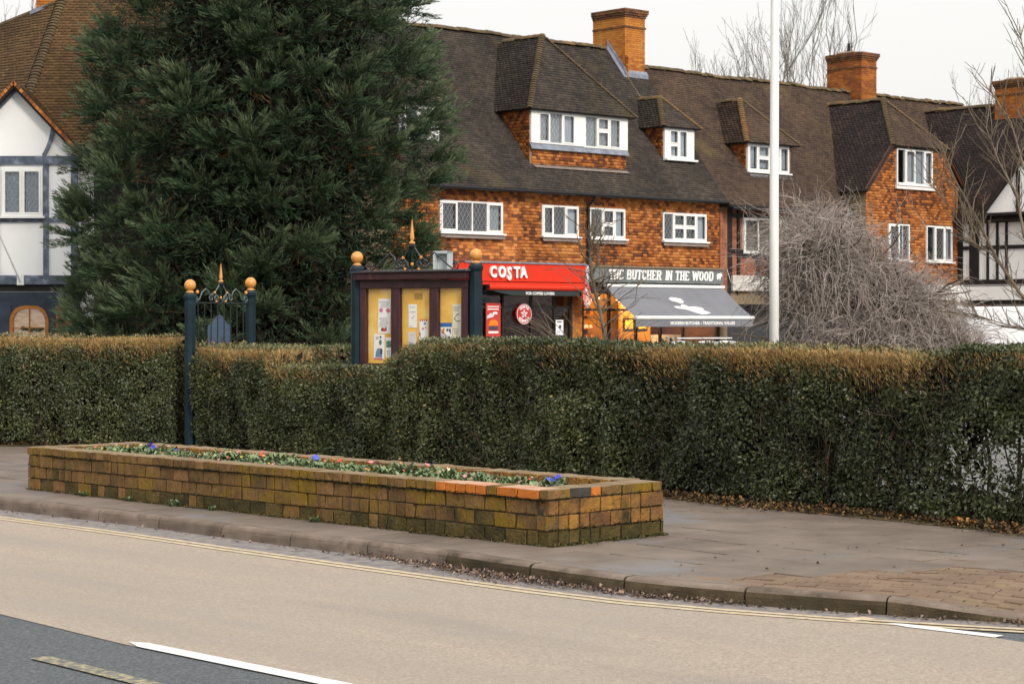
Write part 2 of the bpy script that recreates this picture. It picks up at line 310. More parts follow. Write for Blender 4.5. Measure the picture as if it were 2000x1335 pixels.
M['litter_grey'] = mat('fallen_leaf_dry', [(0,(.03,.02,.015)),(.5,(.13,.09,.07)),(.85,(.28,.20,.15)),(1,(.42,.20,.06))], .85, 3, 4, wn=.2, wt=1.0)
M['bed_leaf'] = mat('bedding_leaf', [(0,(.035,.06,.022)),(.4,(.11,.16,.065)),(.75,(.23,.29,.15)),(1,(.42,.46,.31))], .6, 14, 5, wn=.4, wt=1.0, trans=.15)
for k_, c_ in dict(blue=(.06,.10,.62), pink=(.68,.25,.28), redf=(.60,.06,.05), yellowf=(.7,.45,.05), orangef=(.66,.22,.08), cream=(.7,.55,.4), purple=(.16,.10,.42)).items():
    M[k_] = flat('petal_'+k_, c_, .6, .2, 30)
M['van_white'] = flat('white_van_paint', (.70,.71,.73), .3, .03, spec=.5)
M['tyre'] = flat('tyre_rubber', (.02,.02,.02), .9)
M['bulb'] = emit('lit_bulb', (1.0,.72,.38), 9.0)
M['pole'] = mat('white_pole_paint', [(0,(.74,.73,.71)),(1,(.82,.81,.80))], .4, 6, over=[((.36,.30,.22), 9, .72, .08, 3)])
M['grey_box'] = flat('grey_metal_box', (.42,.46,.47), .45, .1)
M['slate_blue'] = mat('dark_blue_board', [(0,(.025,.045,.085)),(1,(.05,.08,.13))], .6, 3, over=[((.12,.16,.2), 10, .7, .1, 2)])
M['paper'] = flat('white_paper', (.80,.79,.79), .7, .03)
M['paper_grey'] = flat('grey_paper', (.62,.58,.60), .7, .04)
M['ink'] = flat('grey_ink', (.30,.25,.30), .8)
M['ink_dark'] = flat('dark_ink', (.05,.06,.08), .8)
M['p_blue'] = flat('print_blue', (.02,.12,.38), .7); M['p_orange'] = flat('print_orange', (.75,.22,.015), .7)
M['p_red'] = flat('print_red', (.55,.06,.04), .7); M['p_pink'] = flat('print_pink', (.55,.18,.24), .7)
M['p_steel'] = flat('print_steel_blue', (.14,.25,.42), .7); M['p_green'] = flat('print_green', (.10,.20,.14), .7)
# ------------------------------------------------------------------ ground, road, kerb, pavement
def sheet(name, pts, z, m, parent=None, kind='structure'):
    me = bpy.data.meshes.new(name); me.from_pydata([(x, y, z) for x, y in pts], [], [tuple(range(len(pts)))])
    bm = bmesh.new(); bm.from_mesh(me); bmesh.ops.recalc_face_normals(bm, faces=bm.faces)
    for f in bm.faces:
        if f.normal.z < 0: f.normal_flip()
    bm.to_mesh(me); bm.free(); me.materials.append(m)
    return obj(name, me, parent, kind)
sheet('ground', [(-700,-300),(700,-300),(700,900),(-700,900)], -0.22, M['carpark'])

KP = np.array([(-46,60),(-30,44),(-14,28.2),(-8,22.2),(-4.743,19.03),(-3.193,17.50),(-1.882,16.1),(-0.745,14.93),(0.659,13.27),(1.438,12.66),
               (2.211,12.22),(2.937,11.89),(4.5,11.25),(8,10.0),(20,6.3)])
def catmull(P, n=24):
    o = []
    for i in range(len(P)-1):
        p0, p1, p2, p3 = P[max(i-1,0)], P[i], P[i+1], P[min(i+2,len(P)-1)]
        for t in np.linspace(0,1,n,endpoint=False):
            o.append(.5*((2*p1)+(-p0+p2)*t+(2*p0-5*p1+4*p2-p3)*t*t+(-p0+3*p1-3*p2+p3)*t**3))
    return np.array(o+[P[-1]])
KC = catmull(KP); KS = np.concatenate([[0], np.cumsum(np.linalg.norm(np.diff(KC,axis=0),axis=1))])
KD = unit(np.gradient(KC, axis=0))
for _ in range(6):
    KD[1:-1] = unit(KD[:-2]+2*KD[1:-1]+KD[2:])
def kp(s):  # point, direction at arclength s
    x = np.interp(s, KS, KC[:,0]); y = np.interp(s, KS, KC[:,1]); dx = np.interp(s, KS, KD[:,0]); dy = np.interp(s, KS, KD[:,1])
    l = math.hypot(dx,dy); return np.array([x,y]), np.array([dx,dy])/l
def koff(s, d):  # d > 0 into the pavement
    p, t = kp(s); return p+np.array([-t[1], t[0]])*d
def knear(x, y):
    i = int(np.argmin((KC[:,0]-x)**2+(KC[:,1]-y)**2)); t = KD[i]; r = np.array([x,y])-KC[i]
    return KS[i]+r@t, -t[1]*r[0]+t[0]*r[1]
S_J = knear(0.70, 13.22)[0]          # a joint between two kerb stones
S_DROP = S_J+2*0.915+0.06            # the kerb starts to fall here
def sstep(t): t = min(1,max(0,t)); return t*t*(3-2*t)
def drop(x, y, s=None, d=None):
    if s is None: s, d = knear(x, y)
    return -0.086*min(1,max(0,(s-S_DROP)/1.05))*(1-sstep((d-0.15)/1.5))

# road: grey asphalt under, tan surfacing above, then paint
road_pts = [tuple(koff(s, 0.06)) for s in np.linspace(2, KS[-1]-1, 120)]
road = sheet('road', road_pts+[(40,-60),(-120,-60),(-120,60)], -0.108, M['road'])
def ydist(s):
    return float(np.interp(s, [knear(-4.7,19)[0], knear(-.745,14.9)[0], knear(.66,13.25)[0], knear(2.2,12.25)[0], knear(2.94,11.9)[0]], [.40,.47,.34,.27,.24]))
def ribbon(name, s0, s1, d0f, d1f, z, m, n=120, parent=None):
    V = []; F = []
    for i, s in enumerate(np.linspace(s0, s1, n)):
        a = koff(s, -d0f(s)); b = koff(s, -d1f(s)); V += [(*a, z), (*b, z)]
        if i: F.append((2*i-2, 2*i-1, 2*i+1, 2*i))
    me = np_mesh(name, V, F, m); 
    bm = bmesh.new(); bm.from_mesh(me)
    for f in bm.faces:
        if f.normal.z < 0: f.normal_flip()
    bm.to_mesh(me); bm.free()
    return obj(name, me, parent)
tan_top = [tuple(koff(s, -(ydist(s)-0.075))) for s in np.linspace(4, knear(2.05,12.3)[0], 90)]
sheet('tan_surfacing', tan_top+[(2.12,11.93),(2.19,11.845),(2.676,11.364),(2.95,10.98),(5,9.2),(14,2),(14,-8),(2.0,7.0),(-0.85,9.86),(-0.93,9.93),(-2.115,11.15),(-3.06,12.28),(-5.2,14.9),(-12,22.5),(-30,41)], -0.104, M['tan'], road)
ribbon('gutter_strip', 4, KS[-1]-2, lambda s: -.05, lambda s: ydist(s)-.077, -0.104, M['gutter'], parent=road)
ribbon('yellow_line', 4, KS[-1]-2, lambda s: ydist(s)-.06+.012*math.sin(s*1.3), lambda s: ydist(s)+.000+.012*math.sin(s*1.3), -0.100, M['line_yellow'], parent=road)
ribbon('yellow_line', 4, KS[-1]-2, lambda s: ydist(s)+.045+.012*math.sin(s*1.3), lambda s: ydist(s)+.105+.012*math.sin(s*1.3), -0.100, M['line_yellow'], parent=road)
def dash(name, p, q, wd, m, pointed=False):
    p = np.array(p); q = np.array(q); d = (q-p)/np.linalg.norm(q-p); n = np.array([-d[1], d[0]])*wd/2
    pts = [p-n, p+d*wd*.9+n*1.0 if pointed else p+n, q+n, q-n]
    if pointed: pts = [p, p+d*.18-n, q-n, q+n, p+d*.10+n*.9]
    o = sheet(name, [tuple(a) for a in pts], -0.0995, m, road, None); return o
dash('white_line', (-2.09,11.20), (-0.30,9.33), .12, M['line_white'], True)
dash('white_line', (2.16,11.90), (2.70,11.385), .10, M['line_white'], True)
dash('faded_line', (-2.46,10.69), (-1.1,9.18), .11, M['line_faded'])
dash('yellow_tick', (1.96,12.02), (2.11,12.10), .11, M['line_yellow'])

# pavement body under slabs
V = []; F = []; ds = [0.1,0.3,0.6,1.0,1.6,3.0,5.2]
ss = list(np.linspace(6, S_DROP-1, 60))+list(np.linspace(S_DROP-.8, S_DROP+4, 40))+list(np.linspace(S_DROP+5, KS[-1]-2, 12))
for i, s in enumerate(ss):
    for d in ds:
        p = koff(s, d); V.append((*p, -0.016+drop(0,0,s,d)))
n_ = len(ds)
for i in range(len(ss)-1):
    for j in range(n_-1): F.append((i*n_+j, (i+1)*n_+j, (i+1)*n_+j+1, i*n_+j+1))
pavement = obj('pavement', np_mesh('pavement', V, F, M['joint']), None, 'structure')
# kerb stones
kerb = thing('kerb', 'long curved kerb of weathered stone blocks at the road edge', 'kerb'); kerb['kind'] = 'structure'; del kerb['category']
PROF = [(0.012,-0.17),(0.012,-0.11),(0.016,-0.05),(0.022,-0.024),(0.036,-0.008),(0.058,-0.001),(0.13,0.0),(0.135,-0.17)]
def kerb_stone(s0, s1, moss):
    g = 0.006+random.random()*.005; V = []; F = []; n = len(PROF); sg = np.linspace(s0+g, s1-g, 7); jz = random.uniform(-.004,.003); jd = random.uniform(-.006,.006)
    for s in sg:
        dz = drop(0,0,s,0.05)
        for (d, z) in PROF:
            zz = z+jz+(dz if z > -.1 else 0); p = koff(s, d+jd+.003*math.sin(s*9+z*40)); V.append((*p, zz))
    for i in range(len(sg)-1):
        for j in range(n): F.append((i*n+j, i*n+(j+1)%n, (i+1)*n+(j+1)%n, (i+1)*n+j))
    me = bpy.data.meshes.new('kerb_stone'); me.from_pydata(V, [], F+[tuple(range(n)), tuple((len(sg)-1)*n+k for k in range(n-1,-1,-1))])
    bm = bmesh.new(); bm.from_mesh(me); bmesh.ops.recalc_face_normals(bm, faces=bm.faces); bm.to_mesh(me); bm.free()
    me.polygons.foreach_set('use_smooth', np.array([False]*len(me.polygons)))
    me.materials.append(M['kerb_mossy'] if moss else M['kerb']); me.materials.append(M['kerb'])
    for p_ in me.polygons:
        if p_.normal.z > .55: p_.material_index = 1  # upward faces in cleaner worn stone, which also paints in the top highlight
    obj('kerb_stone', me, kerb)
k0 = S_J-16*.915
for i in range(28):
    s0 = k0+i*.915
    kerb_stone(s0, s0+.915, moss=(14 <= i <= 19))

# slabs: 0.6 m flags laid square to the planter; small block pavers at the dropped crossing
PA = math.radians(44.24); PX = np.array([math.cos(PA), math.sin(PA)]); PY = np.array([-math.sin(PA), math.cos(PA)]); PO = np.array([.261,14.947])
HP = [np.array(p) for p in [(-60,33.0),(-6.79,27.25),(-4.21,26.4),(5.6,14.18),(12.5,5.6)]]    # foot of the hedge
def hedge_side(x, y):   # metres to the front of the hedge line (positive = pavement side)
    b = 1e9
    a, c = HP[2], HP[3]; d = (c-a)/np.linalg.norm(c-a); v1 = (d[1]*(x-a[0])-d[0]*(y-a[1]))
    a, c = HP[1], HP[2]; d = (c-a)/np.linalg.norm(c-a); v2 = (d[1]*(x-a[0])-d[0]*(y-a[1]))
    return -max(-v1, -v2) if x > -4.5 else v2
def clip(poly, p, n):   # keep the side where (q-p).n >= 0
    o = []
    for i in range(len(poly)):
        a, b = poly[i], poly[(i+1)%len(poly)]; da, db = (a-p)@n, (b-p)@n
        if da >= 0: o.append(a)
        if (da >= 0) != (db >= 0): o.append(a+(b-a)*da/(da-db))
    return o
def in_pavers(s, d): return s > S_DROP-1.0+0.9*max(0,d-.5) and d < 1.75
def slab_poly(poly, name, m, z, thick=.03, tilt=.002):
    me = bpy.data.meshes.new(name); c = sum(poly)/len(poly); tx, ty = random.gauss(0,tilt), random.gauss(0,tilt)
    sh = [c+(p-c)*(1-.006/max(.05,np.linalg.norm(p-c))) for p in poly]; n = len(poly)
    zt = [z(*p)+(p[0]-c[0])*tx*3+(p[1]-c[1])*ty*3 for p in poly]
    vs = [(p[0]-c[0], p[1]-c[1], zz-.003) for p, zz in zip(poly, zt)]+[(p[0]-c[0], p[1]-c[1], zz) for p, zz in zip(sh, zt)]+[(p[0]-c[0], p[1]-c[1], zz-thick) for p, zz in zip(poly, zt)]
    fs = [tuple(range(n, 2*n))]+[(k, (k+1)%n, n+(k+1)%n, n+k) for k in range(n)]+[(2*n+k, 2*n+(k+1)%n, (k+1)%n, k) for k in range(n)]
    me.from_pydata(vs, [], fs); me.materials.append(m)
    return obj(name, me, pavement, loc=(c[0], c[1], 0))
n_slab = 0
for i in range(-16, 22):
    for j in range(-22, 34):
        off = .3*(i % 2); gp = .005+random.random()*.005
        q = [np.array([i*.6+gp, j*.6+off+gp]), np.array([(i+1)*.6-gp, j*.6+off+gp]), np.array([(i+1)*.6-gp, (j+1)*.6+off-gp]), np.array([i*.6+gp, (j+1)*.6+off-gp])]
        poly = [PO+p[0]*PX+p[1]*PY for p in q]; c = sum(poly)/4
        if c[1] > 36 or c[1] < 9 or abs(c[0]/c[1]) > .42: continue
        s, d = knear(*c)
        if d < -.45 or hedge_side(*c) < -.45: continue
        if in_pavers(s, d): continue
        lx, ly = (c-PO)@PX, (c-PO)@PY
        if .35 < lx < .9 and .35 < ly < 6.8: continue
        if d < .75:
            p, t = kp(s); nn = np.array([-t[1], t[0]]); poly = clip(poly, p+nn*.14, nn)
        if len(poly) < 3: continue
        n_slab += 1
        slab_poly(poly, 'paving_slab', M['slab'], lambda x, y: drop(x, y))
rd = np.array([.9,-.43]); rd /= np.linalg.norm(rd); rn = np.array([-rd[1], rd[0]]); ro = np.array([1.6,12.7])
n_pav = 0; pav_rest = MB()
for r in range(-6, 22):
    for k in range(-14, 34):
        a0 = k*.21+(.105 if r % 2 else 0); g = .004
        poly = [ro+rd*(a0+g)+rn*(r*.105+g), ro+rd*(a0+.21-g)+rn*(r*.105+g), ro+rd*(a0+.21-g)+rn*(r*.105+.105-g), ro+rd*(a0+g)+rn*(r*.105+.105-g)]
        c = sum(poly)/4; s, d = knear(*c)
        if s < S_DROP-1.9 or d > 2.5 or not in_pavers(s+.75, d-.55) or d < .09 or c[0]/c[1] > .42: continue
        if d < .25:
            p, t = kp(s); nn = np.array([-t[1], t[0]]); poly = clip(poly, p+nn*.14, nn)
        if len(poly) < 3: continue
        jz = random.gauss(0,.0028)
        if n_pav < 298:
            slab_poly(poly, 'block_paver', M['paver'], lambda x, y: drop(x, y)+jz-.006, tilt=.005); n_pav += 1
        else: pav_rest.prism([(p[0],p[1],drop(*p)+jz-.006) for p in [c+(q-c)*.97 for q in poly]],(0,0,-.025))

if pav_rest.v: pav_rest.build('block_paver_bed', M['paver'], pavement, kind='stuff')
# lawn and car park beyond the hedge, dirt strip under it
sheet('lawn', [(-90,40),(-6.79,27.6),(-4.1,26.75),(2.6,18.4),(3.0,19.6),(3.4,46),(-90,46)], -0.03, M['grass'])
sheet('car_park', [(-90,38),(3.0,38),(2.9,19.5),(2.4,18.7),(6.0,14.3),(14,4.5),(90,10),(90,74),(60,120),(-90,120)], -0.024, M['carpark'])
vs_ = []
for a, b in [(HP[0],HP[1]),(HP[1],HP[2]),(HP[2],HP[3]),(HP[3],HP[4])]:
    d = (b-a)/np.linalg.norm(b-a); n = np.array([d[1],-d[0]])
    sheet('verge', [tuple(a+n*(.26+.0)), tuple(b+n*.26), tuple(b-n*1.3), tuple(a-n*1.3)], 0.004+.0005*len(vs_), M['verge']); vs_.append(1)

# ------------------------------------------------------------------ brick planter
planter = thing('brick_planter', 'long low flower bed of mossy brown brick with a few new orange bricks', 'planter', (PO[0], PO[1], 0), PA)
LX, LY, WT = 1.27, 7.15, .235
mb = MB()
mb.box(.014,WT-.02,.014,LY-.014,0,.40); mb.box(LX-WT+.02,LX-.014,.014,LY-.014,0,.40)
mb.box(WT-.02,LX-WT+.02,.014,WT-.02,0,.40); mb.box(WT-.02,LX-WT+.02,LY-WT+.02,LY-.014,0,.40)
mb.build('mortar', M['mortar_dark'], planter)
MB().box(WT-.03,LX-WT+.03,WT-.03,LY-WT+.03,0.0,.315).build('soil', M['soil'], planter)
BRICKS = {}
def brick_mesh(L, D, H, m, m_top=None, v=0):
    key = (round(L,3), round(D,3), round(H,3), m.name, v, m_top.name if m_top else '')
    if key in BRICKS: return BRICKS[key]
    b = MB().box(-L/2,L/2,-D/2,D/2,-H/2,H/2); r = random.Random(hash(key[:3])+v)
    b.v = [(x+r.uniform(-.005,.005), y+r.uniform(-.005,.005), z+r.uniform(-.004,.004)) for x, y, z in b.v]
    me = b.mesh('brick', m, bevel=.0032)
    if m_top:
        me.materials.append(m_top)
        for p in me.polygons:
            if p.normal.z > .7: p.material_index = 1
    BRICKS[key] = me; return me
def put(me, parent, x, y, z, rz=0.0, jit=.0045):
    o = bpy.data.objects.new('brick', me); link(o); o.parent = parent
    o.location = (x+random.gauss(0,jit*.6), y+random.gauss(0,jit*.6), z+random.gauss(0,.0012)); o.rotation_euler = (random.gauss(0,.006), random.gauss(0,.008), rz+random.gauss(0,.009)); return o
V3 = lambda: random.randrange(3)
CH = .1125
for c in range(3):                                     # three courses of brick on edge
    z = .004+c*CH+.051
    y = -(.11 if c % 2 else 0)
    while y < LY-.03:
        y0, y1 = max(y, .112 if c % 2 == 0 and y <= 0 else 0), min(y+.2235, LY)
        r = random.random(); nb = [(y0, y1)]
        if r < .16 and y1-y0 > .2: nb = [(y0, (y0+y1)/2), ((y0+y1)/2, y1)]
        for (p0, p1) in nb:
            if p1-p0 > .03:
                mm = M['pbrick_moss'] if (c == 0 and random.random() < .88) or (c == 1 and random.random() < .10) else M['pbrick']
                put(brick_mesh(round(p1-p0-.009,2), .10, .1025, mm, None, V3()), planter, .05, (p0+p1)/2, z, math.pi/2)
        y += .2235
    x = -(0.11 if c % 2 == 0 else 0)
    while x < LX-.03:
        x0, x1 = max(x, .0 if c % 2 == 0 else .0), min(x+.2235, LX)
        if x0 < .001 and c % 2 == 1: x0 = .112
        if x1-x0 > .035:
            parts_ = [(x0,x1)] if random.random() > .3 or x1-x0 < .2 else [(x0,(x0+x1)/2),((x0+x1)/2,x1)]
            for a, b in parts_:
                mm = M['pbrick_moss'] if c == 0 and random.random() < .97 else M['pbrick_end']
                put(brick_mesh(round(b-a-.009,2), .10, .1025, mm, None, V3()), planter, (a+b)/2, .05, z)
        x += .2235
zc = .004+3*CH+.036
new = {1:'O2', 2:'O2', 4:'O',5:'O',6:'O',7:'O',8:'O'}
y = 0.0; k = 0
while y < LY-.06:
    c_ = new.get(k, '')
    wd = .222 if c_ == 'O2' or (c_ == '' and random.random() < .07) else .1125
    if k == 0: wd = .1
    m = dict(D=M['pbrick_dark'], O=M['pbrick_new'], O2=M['pbrick_new']).get(c_, M['pbrick'])
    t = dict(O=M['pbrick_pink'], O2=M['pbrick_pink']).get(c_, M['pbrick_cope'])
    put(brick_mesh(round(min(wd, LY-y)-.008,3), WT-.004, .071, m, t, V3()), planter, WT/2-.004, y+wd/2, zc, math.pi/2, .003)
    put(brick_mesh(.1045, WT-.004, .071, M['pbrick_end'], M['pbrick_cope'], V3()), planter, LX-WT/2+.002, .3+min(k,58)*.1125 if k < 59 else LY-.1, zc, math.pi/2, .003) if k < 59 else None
    y += wd; k += 1
x = WT; k = 0
while x < LX-.05:
    wd = .222 if k == 0 else .1125
    m = M['pbrick_dark'] if k == 0 else M['pbrick_new'] if k == 1 else M['pbrick']
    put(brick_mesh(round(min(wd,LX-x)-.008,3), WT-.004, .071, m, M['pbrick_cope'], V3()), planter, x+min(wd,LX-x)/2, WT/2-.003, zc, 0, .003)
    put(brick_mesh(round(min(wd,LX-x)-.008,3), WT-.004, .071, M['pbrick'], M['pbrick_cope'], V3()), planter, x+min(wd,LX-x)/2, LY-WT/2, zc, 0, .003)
    x += wd; k += 1
y = WT+.02
while y < LY-WT-.1:                                    # inner face of the back wall, the one course above the soil
    put(brick_mesh(.21, .06, .1025, M['pbrick_end'], None, V3()), planter, LX-WT+.022, y+.11, .004+2*CH+.051, math.pi/2); y += .2235

# bedding plants
def rosette(n, r, sd):
    rg = random.Random(sd); V = []; F = []; T = []
    for i in range(n):
        a = rg.uniform(0,6.283); ln = r*rg.uniform(.6,1.15); wd = ln*.24; up = rg.uniform(.15,1.1); dx, dy = math.cos(a), math.sin(a)
        ox, oy = dx*.015, dy*.015; base = len(V); z0 = rg.uniform(0,.02)
        for j, (t, ww, hz) in enumerate([(0,.25,0),(.45,1,.55),(.8,.85,.75),(1,.1,.62)]):
            px, py, pz = ox+dx*ln*t*.8, oy+dy*ln*t*.8, z0+ln*hz*up
            V += [(px-dy*wd*ww, py+dx*wd*ww, pz+.008*ww), (px, py, pz-.004), (px+dy*wd*ww, py-dx*wd*ww, pz+.008*ww)]
        for j in range(3):
            b = base+j*3
            F += [(b,b+1,b+4,b+3),(b+1,b+2,b+5,b+4)]; T += [rg.random()]*2
    return V, F, T
ROS = [np_mesh('bedding_plant', *rosette(34, .060+.007*k, k)[:2], M['bed_leaf'], rosette(34, .060+.007*k, k)[2]) for k in range(7)]
def flower_mesh(name, col, n, r, sd, centre):
    rg = random.Random(sd); mb_ = MB()
    for i in range(n):
        cx, cy, cz = rg.uniform(-.05,.05), rg.uniform(-.05,.05), rg.uniform(.08,.115); tx, ty = rg.uniform(-.6,.6), rg.uniform(-.6,.6)
        for k in range(5):
            a = k*1.2566; pts = [(0,0,0)]
            for da, rr in ((-.5,.75),(-.22,1),(.22,1),(.5,.75)):
                px, py = math.cos(a+da)*rr*r, math.sin(a+da)*rr*r; pts.append((px, py, .004+px*tx+py*ty))
            mb_.add([(cx+p[0], cy+p[1], cz+p[2]) for p in pts], [(0,1,2,3,4)])
    return mb_.mesh('flower', M[col])
yy = .45; plain = []
flowers = [(6.48,'purple',1,.028,'with one small violet flower at the far end of the planter'),(6.14,'blue',4,.036,'with a bunch of bright blue flowers near the far end of the planter'),
 (5.42,'blue',2,.03,'with blue flowers in front of the gate post'),(3.51,'blue',3,.034,'with blue and white flowers halfway along the planter'),(2.14,'blue',2,.03,'with a blue flower over a pink one'),
 (1.31,'blue',1,.036,'with a single blue flower near the new bricks'),(.57,'blue',4,.038,'with the largest blue flowers beside the near corner of the planter'),
 (4.39,'redf',2,.017,'with an orange red bud left of the planter middle'),(3.60,'redf',1,.022,'with one tall red bloom by the back rim'),(3.18,'redf',1,.024,'with a dark red flower facing the road'),
 (2.84,'pink',5,.02,'with several pink blooms right of the planter middle'),(2.45,'yellowf',1,.02,'with one yellow bloom'),(5.78,'pink',2,.017,'with pale pink buds beside the far blue flowers'),(4.85,'orangef',3,.015,'with small orange buds along the front rim'),(6.75,'pink',3,.014,'with pink buds in the far corner of the planter')]
for i, (fy, col, n, r, ds_) in enumerate(flowers):
    o = obj('bedding_plant', ROS[i % 7]); o.location = (*(PO+PX*(.66+.10*math.sin(i*2.1))+PY*fy), .325); o.rotation_euler = (0,0,i*1.3); o.scale = (1.0,1.0,1.15)
    tag(o, 'bedding plant '+ds_, 'plant', 'bedding plants in the brick planter')
    for q in range(n): obj('flower', flower_mesh('flower', col, 1, r*(.82 if col == 'blue' else 1), i*9+q, 1), o)
    if col == 'blue' and n > 1: obj('flower', flower_mesh('flower', 'cream' if i == 3 else 'pink' if i in (2,4) else 'blue', 1, r*.8, i+40, 1), o)
for i in range(290):
    lx = random.uniform(WT+.06, LX-WT-.06); ly = WT+.05+(LY-2*WT-.1)*i/290+random.uniform(-.03,.03)
    if ly < 1.2 and random.random() < .3: continue
    o = obj('bedding_plant', ROS[i % 7]); o.location = (*(PO+PX*lx+PY*ly), .315+random.uniform(-.02,.015)); o.rotation_euler = (0,0,random.uniform(0,6.28)); sc = random.uniform(.7,1.15); o.scale = (sc,sc,sc*random.uniform(.8,1.25))
    tag(o, 'pale green bedding plant without flowers in the brick planter', 'plant', 'flowerless bedding plants in the brick planter')
    if i % 3 == 0:
        fc = random.choice(['pink','orangef','cream','redf','yellowf'])
        for q in range(random.choice([1,1,2])): obj('flower', flower_mesh('flower', fc, 1, .0145, i*7+q, 1), o)
        o['label'] = 'pale green bedding plant with one tiny bud in the planter'; o['group'] = 'budding plants in the brick planter'

# ------------------------------------------------------------------ fallen leaves
def leaf_litter(name, pts, size, m, kind='stuff', label=None, flatness=.5):
    n = len(pts); P = np.asarray(pts); a = RNG.uniform(0,6.283,n); sz = size*RNG.uniform(.5,1.3,n)
    d = np.stack([np.cos(a), np.sin(a), RNG.normal(0,flatness,n)],1); s = np.stack([-np.sin(a), np.cos(a), RNG.normal(0,flatness,n)],1)
    up = np.abs(RNG.normal(.25,.2,n))[:,None]*np.array([0,0,1])
    A = P; B = P+(d*.5+s*.42+up)*sz[:,None]; C = P+d*sz[:,None]; D = P+(d*.5-s*.42+up)*sz[:,None]
    V = np.stack([A,B,C,D],1).reshape(-1,3); V[:,2] = np.maximum(V[:,2], np.repeat(P[:,2],4)+.001)
    i = np.arange(n)*4; F = np.concatenate([np.stack([i,i+1,i+2],1), np.stack([i,i+2,i+3],1)])
    t = np.tile(RNG.random(n),2)
    o = obj(name, np_mesh(name, V, F, m, t), None, kind); return o
pts = []
s_a, s_b = knear(-.9,15.05)[0], knear(.75,13.2)[0]
for _ in range(2000):
    s = random.triangular(s_a-.6, s_b+1.0, s_a+1.35); w_ = max(.03, .22-.10*abs(s-(s_a+1.2))); pts.append((*koff(s, -abs(random.gauss(.0,w_*.62))-.005), -.103+random.uniform(0,.016)))
for _ in range(260):
    s = random.uniform(s_b, S_DROP+2); pts.append((*koff(s, -abs(random.gauss(0,.05))-.01), -.103))
for _ in range(90):
    s = S_DROP+.72+random.gauss(0,.12); pts.append((*koff(s, -abs(random.gauss(0.02,.05))), -.103+random.uniform(0,.02)))
for _ in range(130):
    s = random.uniform(s_a-5.5, s_a); pts.append((*koff(s, -abs(random.gauss(0,.06))-.01), -.103))
leaf_litter('leaf_litter', pts, .024, M['litter_grey'])
pts = []
a, b = HP[2], HP[3]; d = (b-a)/np.linalg.norm(b-a); n = np.array([d[1],-d[0]]); L_ = np.linalg.norm(b-a)
for _ in range(9000):
    t = random.uniform(.48, 1.0); o_ = random.gauss(.07,.13)+.10*math.sin(t*31); pts.append((*(a+d*L_*t-n*(-o_)), .01+random.uniform(0,.03)*(1 if o_ < .2 else .2)))
a2, b2 = HP[1], HP[2]; d2 = (b2-a2)/np.linalg.norm(b2-a2); n2 = np.array([d2[1],-d2[0]])
for _ in range(900):
    t = random.uniform(-1.2,.5); pts.append((*(a2+d2*2.7*t+n2*random.gauss(.14,.12)), .01+random.uniform(0,.03)))
leaf_litter('leaf_litter', pts, .034, M['litter'])
pts = []
for _ in range(420):
    y = random.uniform(0,LY); pts.append((*(PO+PY*y-PX*abs(random.gauss(0,.035))), .004))
for _ in range(130):
    x = random.uniform(0,LX); pts.append((*(PO+PX*x-PY*abs(random.gauss(0,.03))), .004))
leaf_litter('leaf_litter', pts, .022, M['litter'])
pts = []
for _ in range(70):
    s = random.uniform(knear(.2,13.6)[0], S_DROP+2.2); pts.append((*koff(s, random.uniform(.2,3.2)), .004+drop(*koff(s,1.0))*0))
for _ in range(25): pts.append((*(PO+PX*random.uniform(-.1,.5)-PY*abs(random.gauss(.05,.08))), .005))
leaf_litter('leaf_litter', pts, .024, M['litter'], flatness=.2)
# moss creeping along the foot of the planter
pts = [(*(PO+PX*random.uniform(0,LX)-PY*abs(random.gauss(.0,.028))), .003) for _ in range(1500)]+[(*(PO+PY*random.uniform(0,LY)-PX*abs(random.gauss(.0,.014))), .003) for _ in range(1600)]
M['moss'] = mat('moss_tuft', [(0,(.03,.034,.010)),(1,(.12,.11,.03))], .95, 9, wt=1)
leaf_litter('moss', pts, .016, M['moss'])
# dark moss lodged in the joint under the coping and in a few joints below
pts = []
for _ in range(5200):
    y = random.uniform(0,LY); c = vnoise(np.array([[y*1.1,3.3,1.7]]),5)[0]
    if random.random() < (c-.36)*2.6: pts.append((*(PO+PY*y-PX*random.uniform(-.004,.012)), .340+random.gauss(-.004,.006)-.02*max(0,c-.62)*random.random()*3))
for _ in range(2600):
    y = random.uniform(0,LY); j_ = random.choice([.116,.2285]); c = vnoise(np.array([[y*1.4,9.3,j_*50]]),6)[0]
    if random.random() < (c-.42)*2.2: pts.append((*(PO+PY*y-PX*random.uniform(-.004,.010)), j_+random.gauss(0,.005)))
for _ in range(900):
    x = random.uniform(0,LX); j_ = random.choice([.116,.116,.2285,.34]); pts.append((*(PO+PX*x-PY*random.uniform(-.004,.010)), j_+random.gauss(0,.006)))
leaf_litter('moss', pts, .013, mat('dark_joint_moss', [(0,(.012,.013,.005)),(.7,(.03,.03,.010)),(1,(.09,.08,.02))], .95, 9, wt=1))
# weeds at the wall foot
for k, (wy, sc) in enumerate([(6.1,.9),(5.35,.8),(4.62,1.0),(2.65,.75),(4.05,.55)]):
    o = obj('weed', ROS[k]); o.location = (*(PO+PY*wy-PX*.05), 0.0); o.scale = (sc*.8,sc*.8,sc*.8)
    tag(o, ['small green weed at the planter foot, the one nearest its far end','green weed at the planter foot, second from its far end','largest green weed tuft at the foot of the long planter wall','green weed at the planter foot closest to the new orange bricks','smallest green weed sprig at the foot of the long planter wall'][k], 'weed', 'weeds along the planter foot')
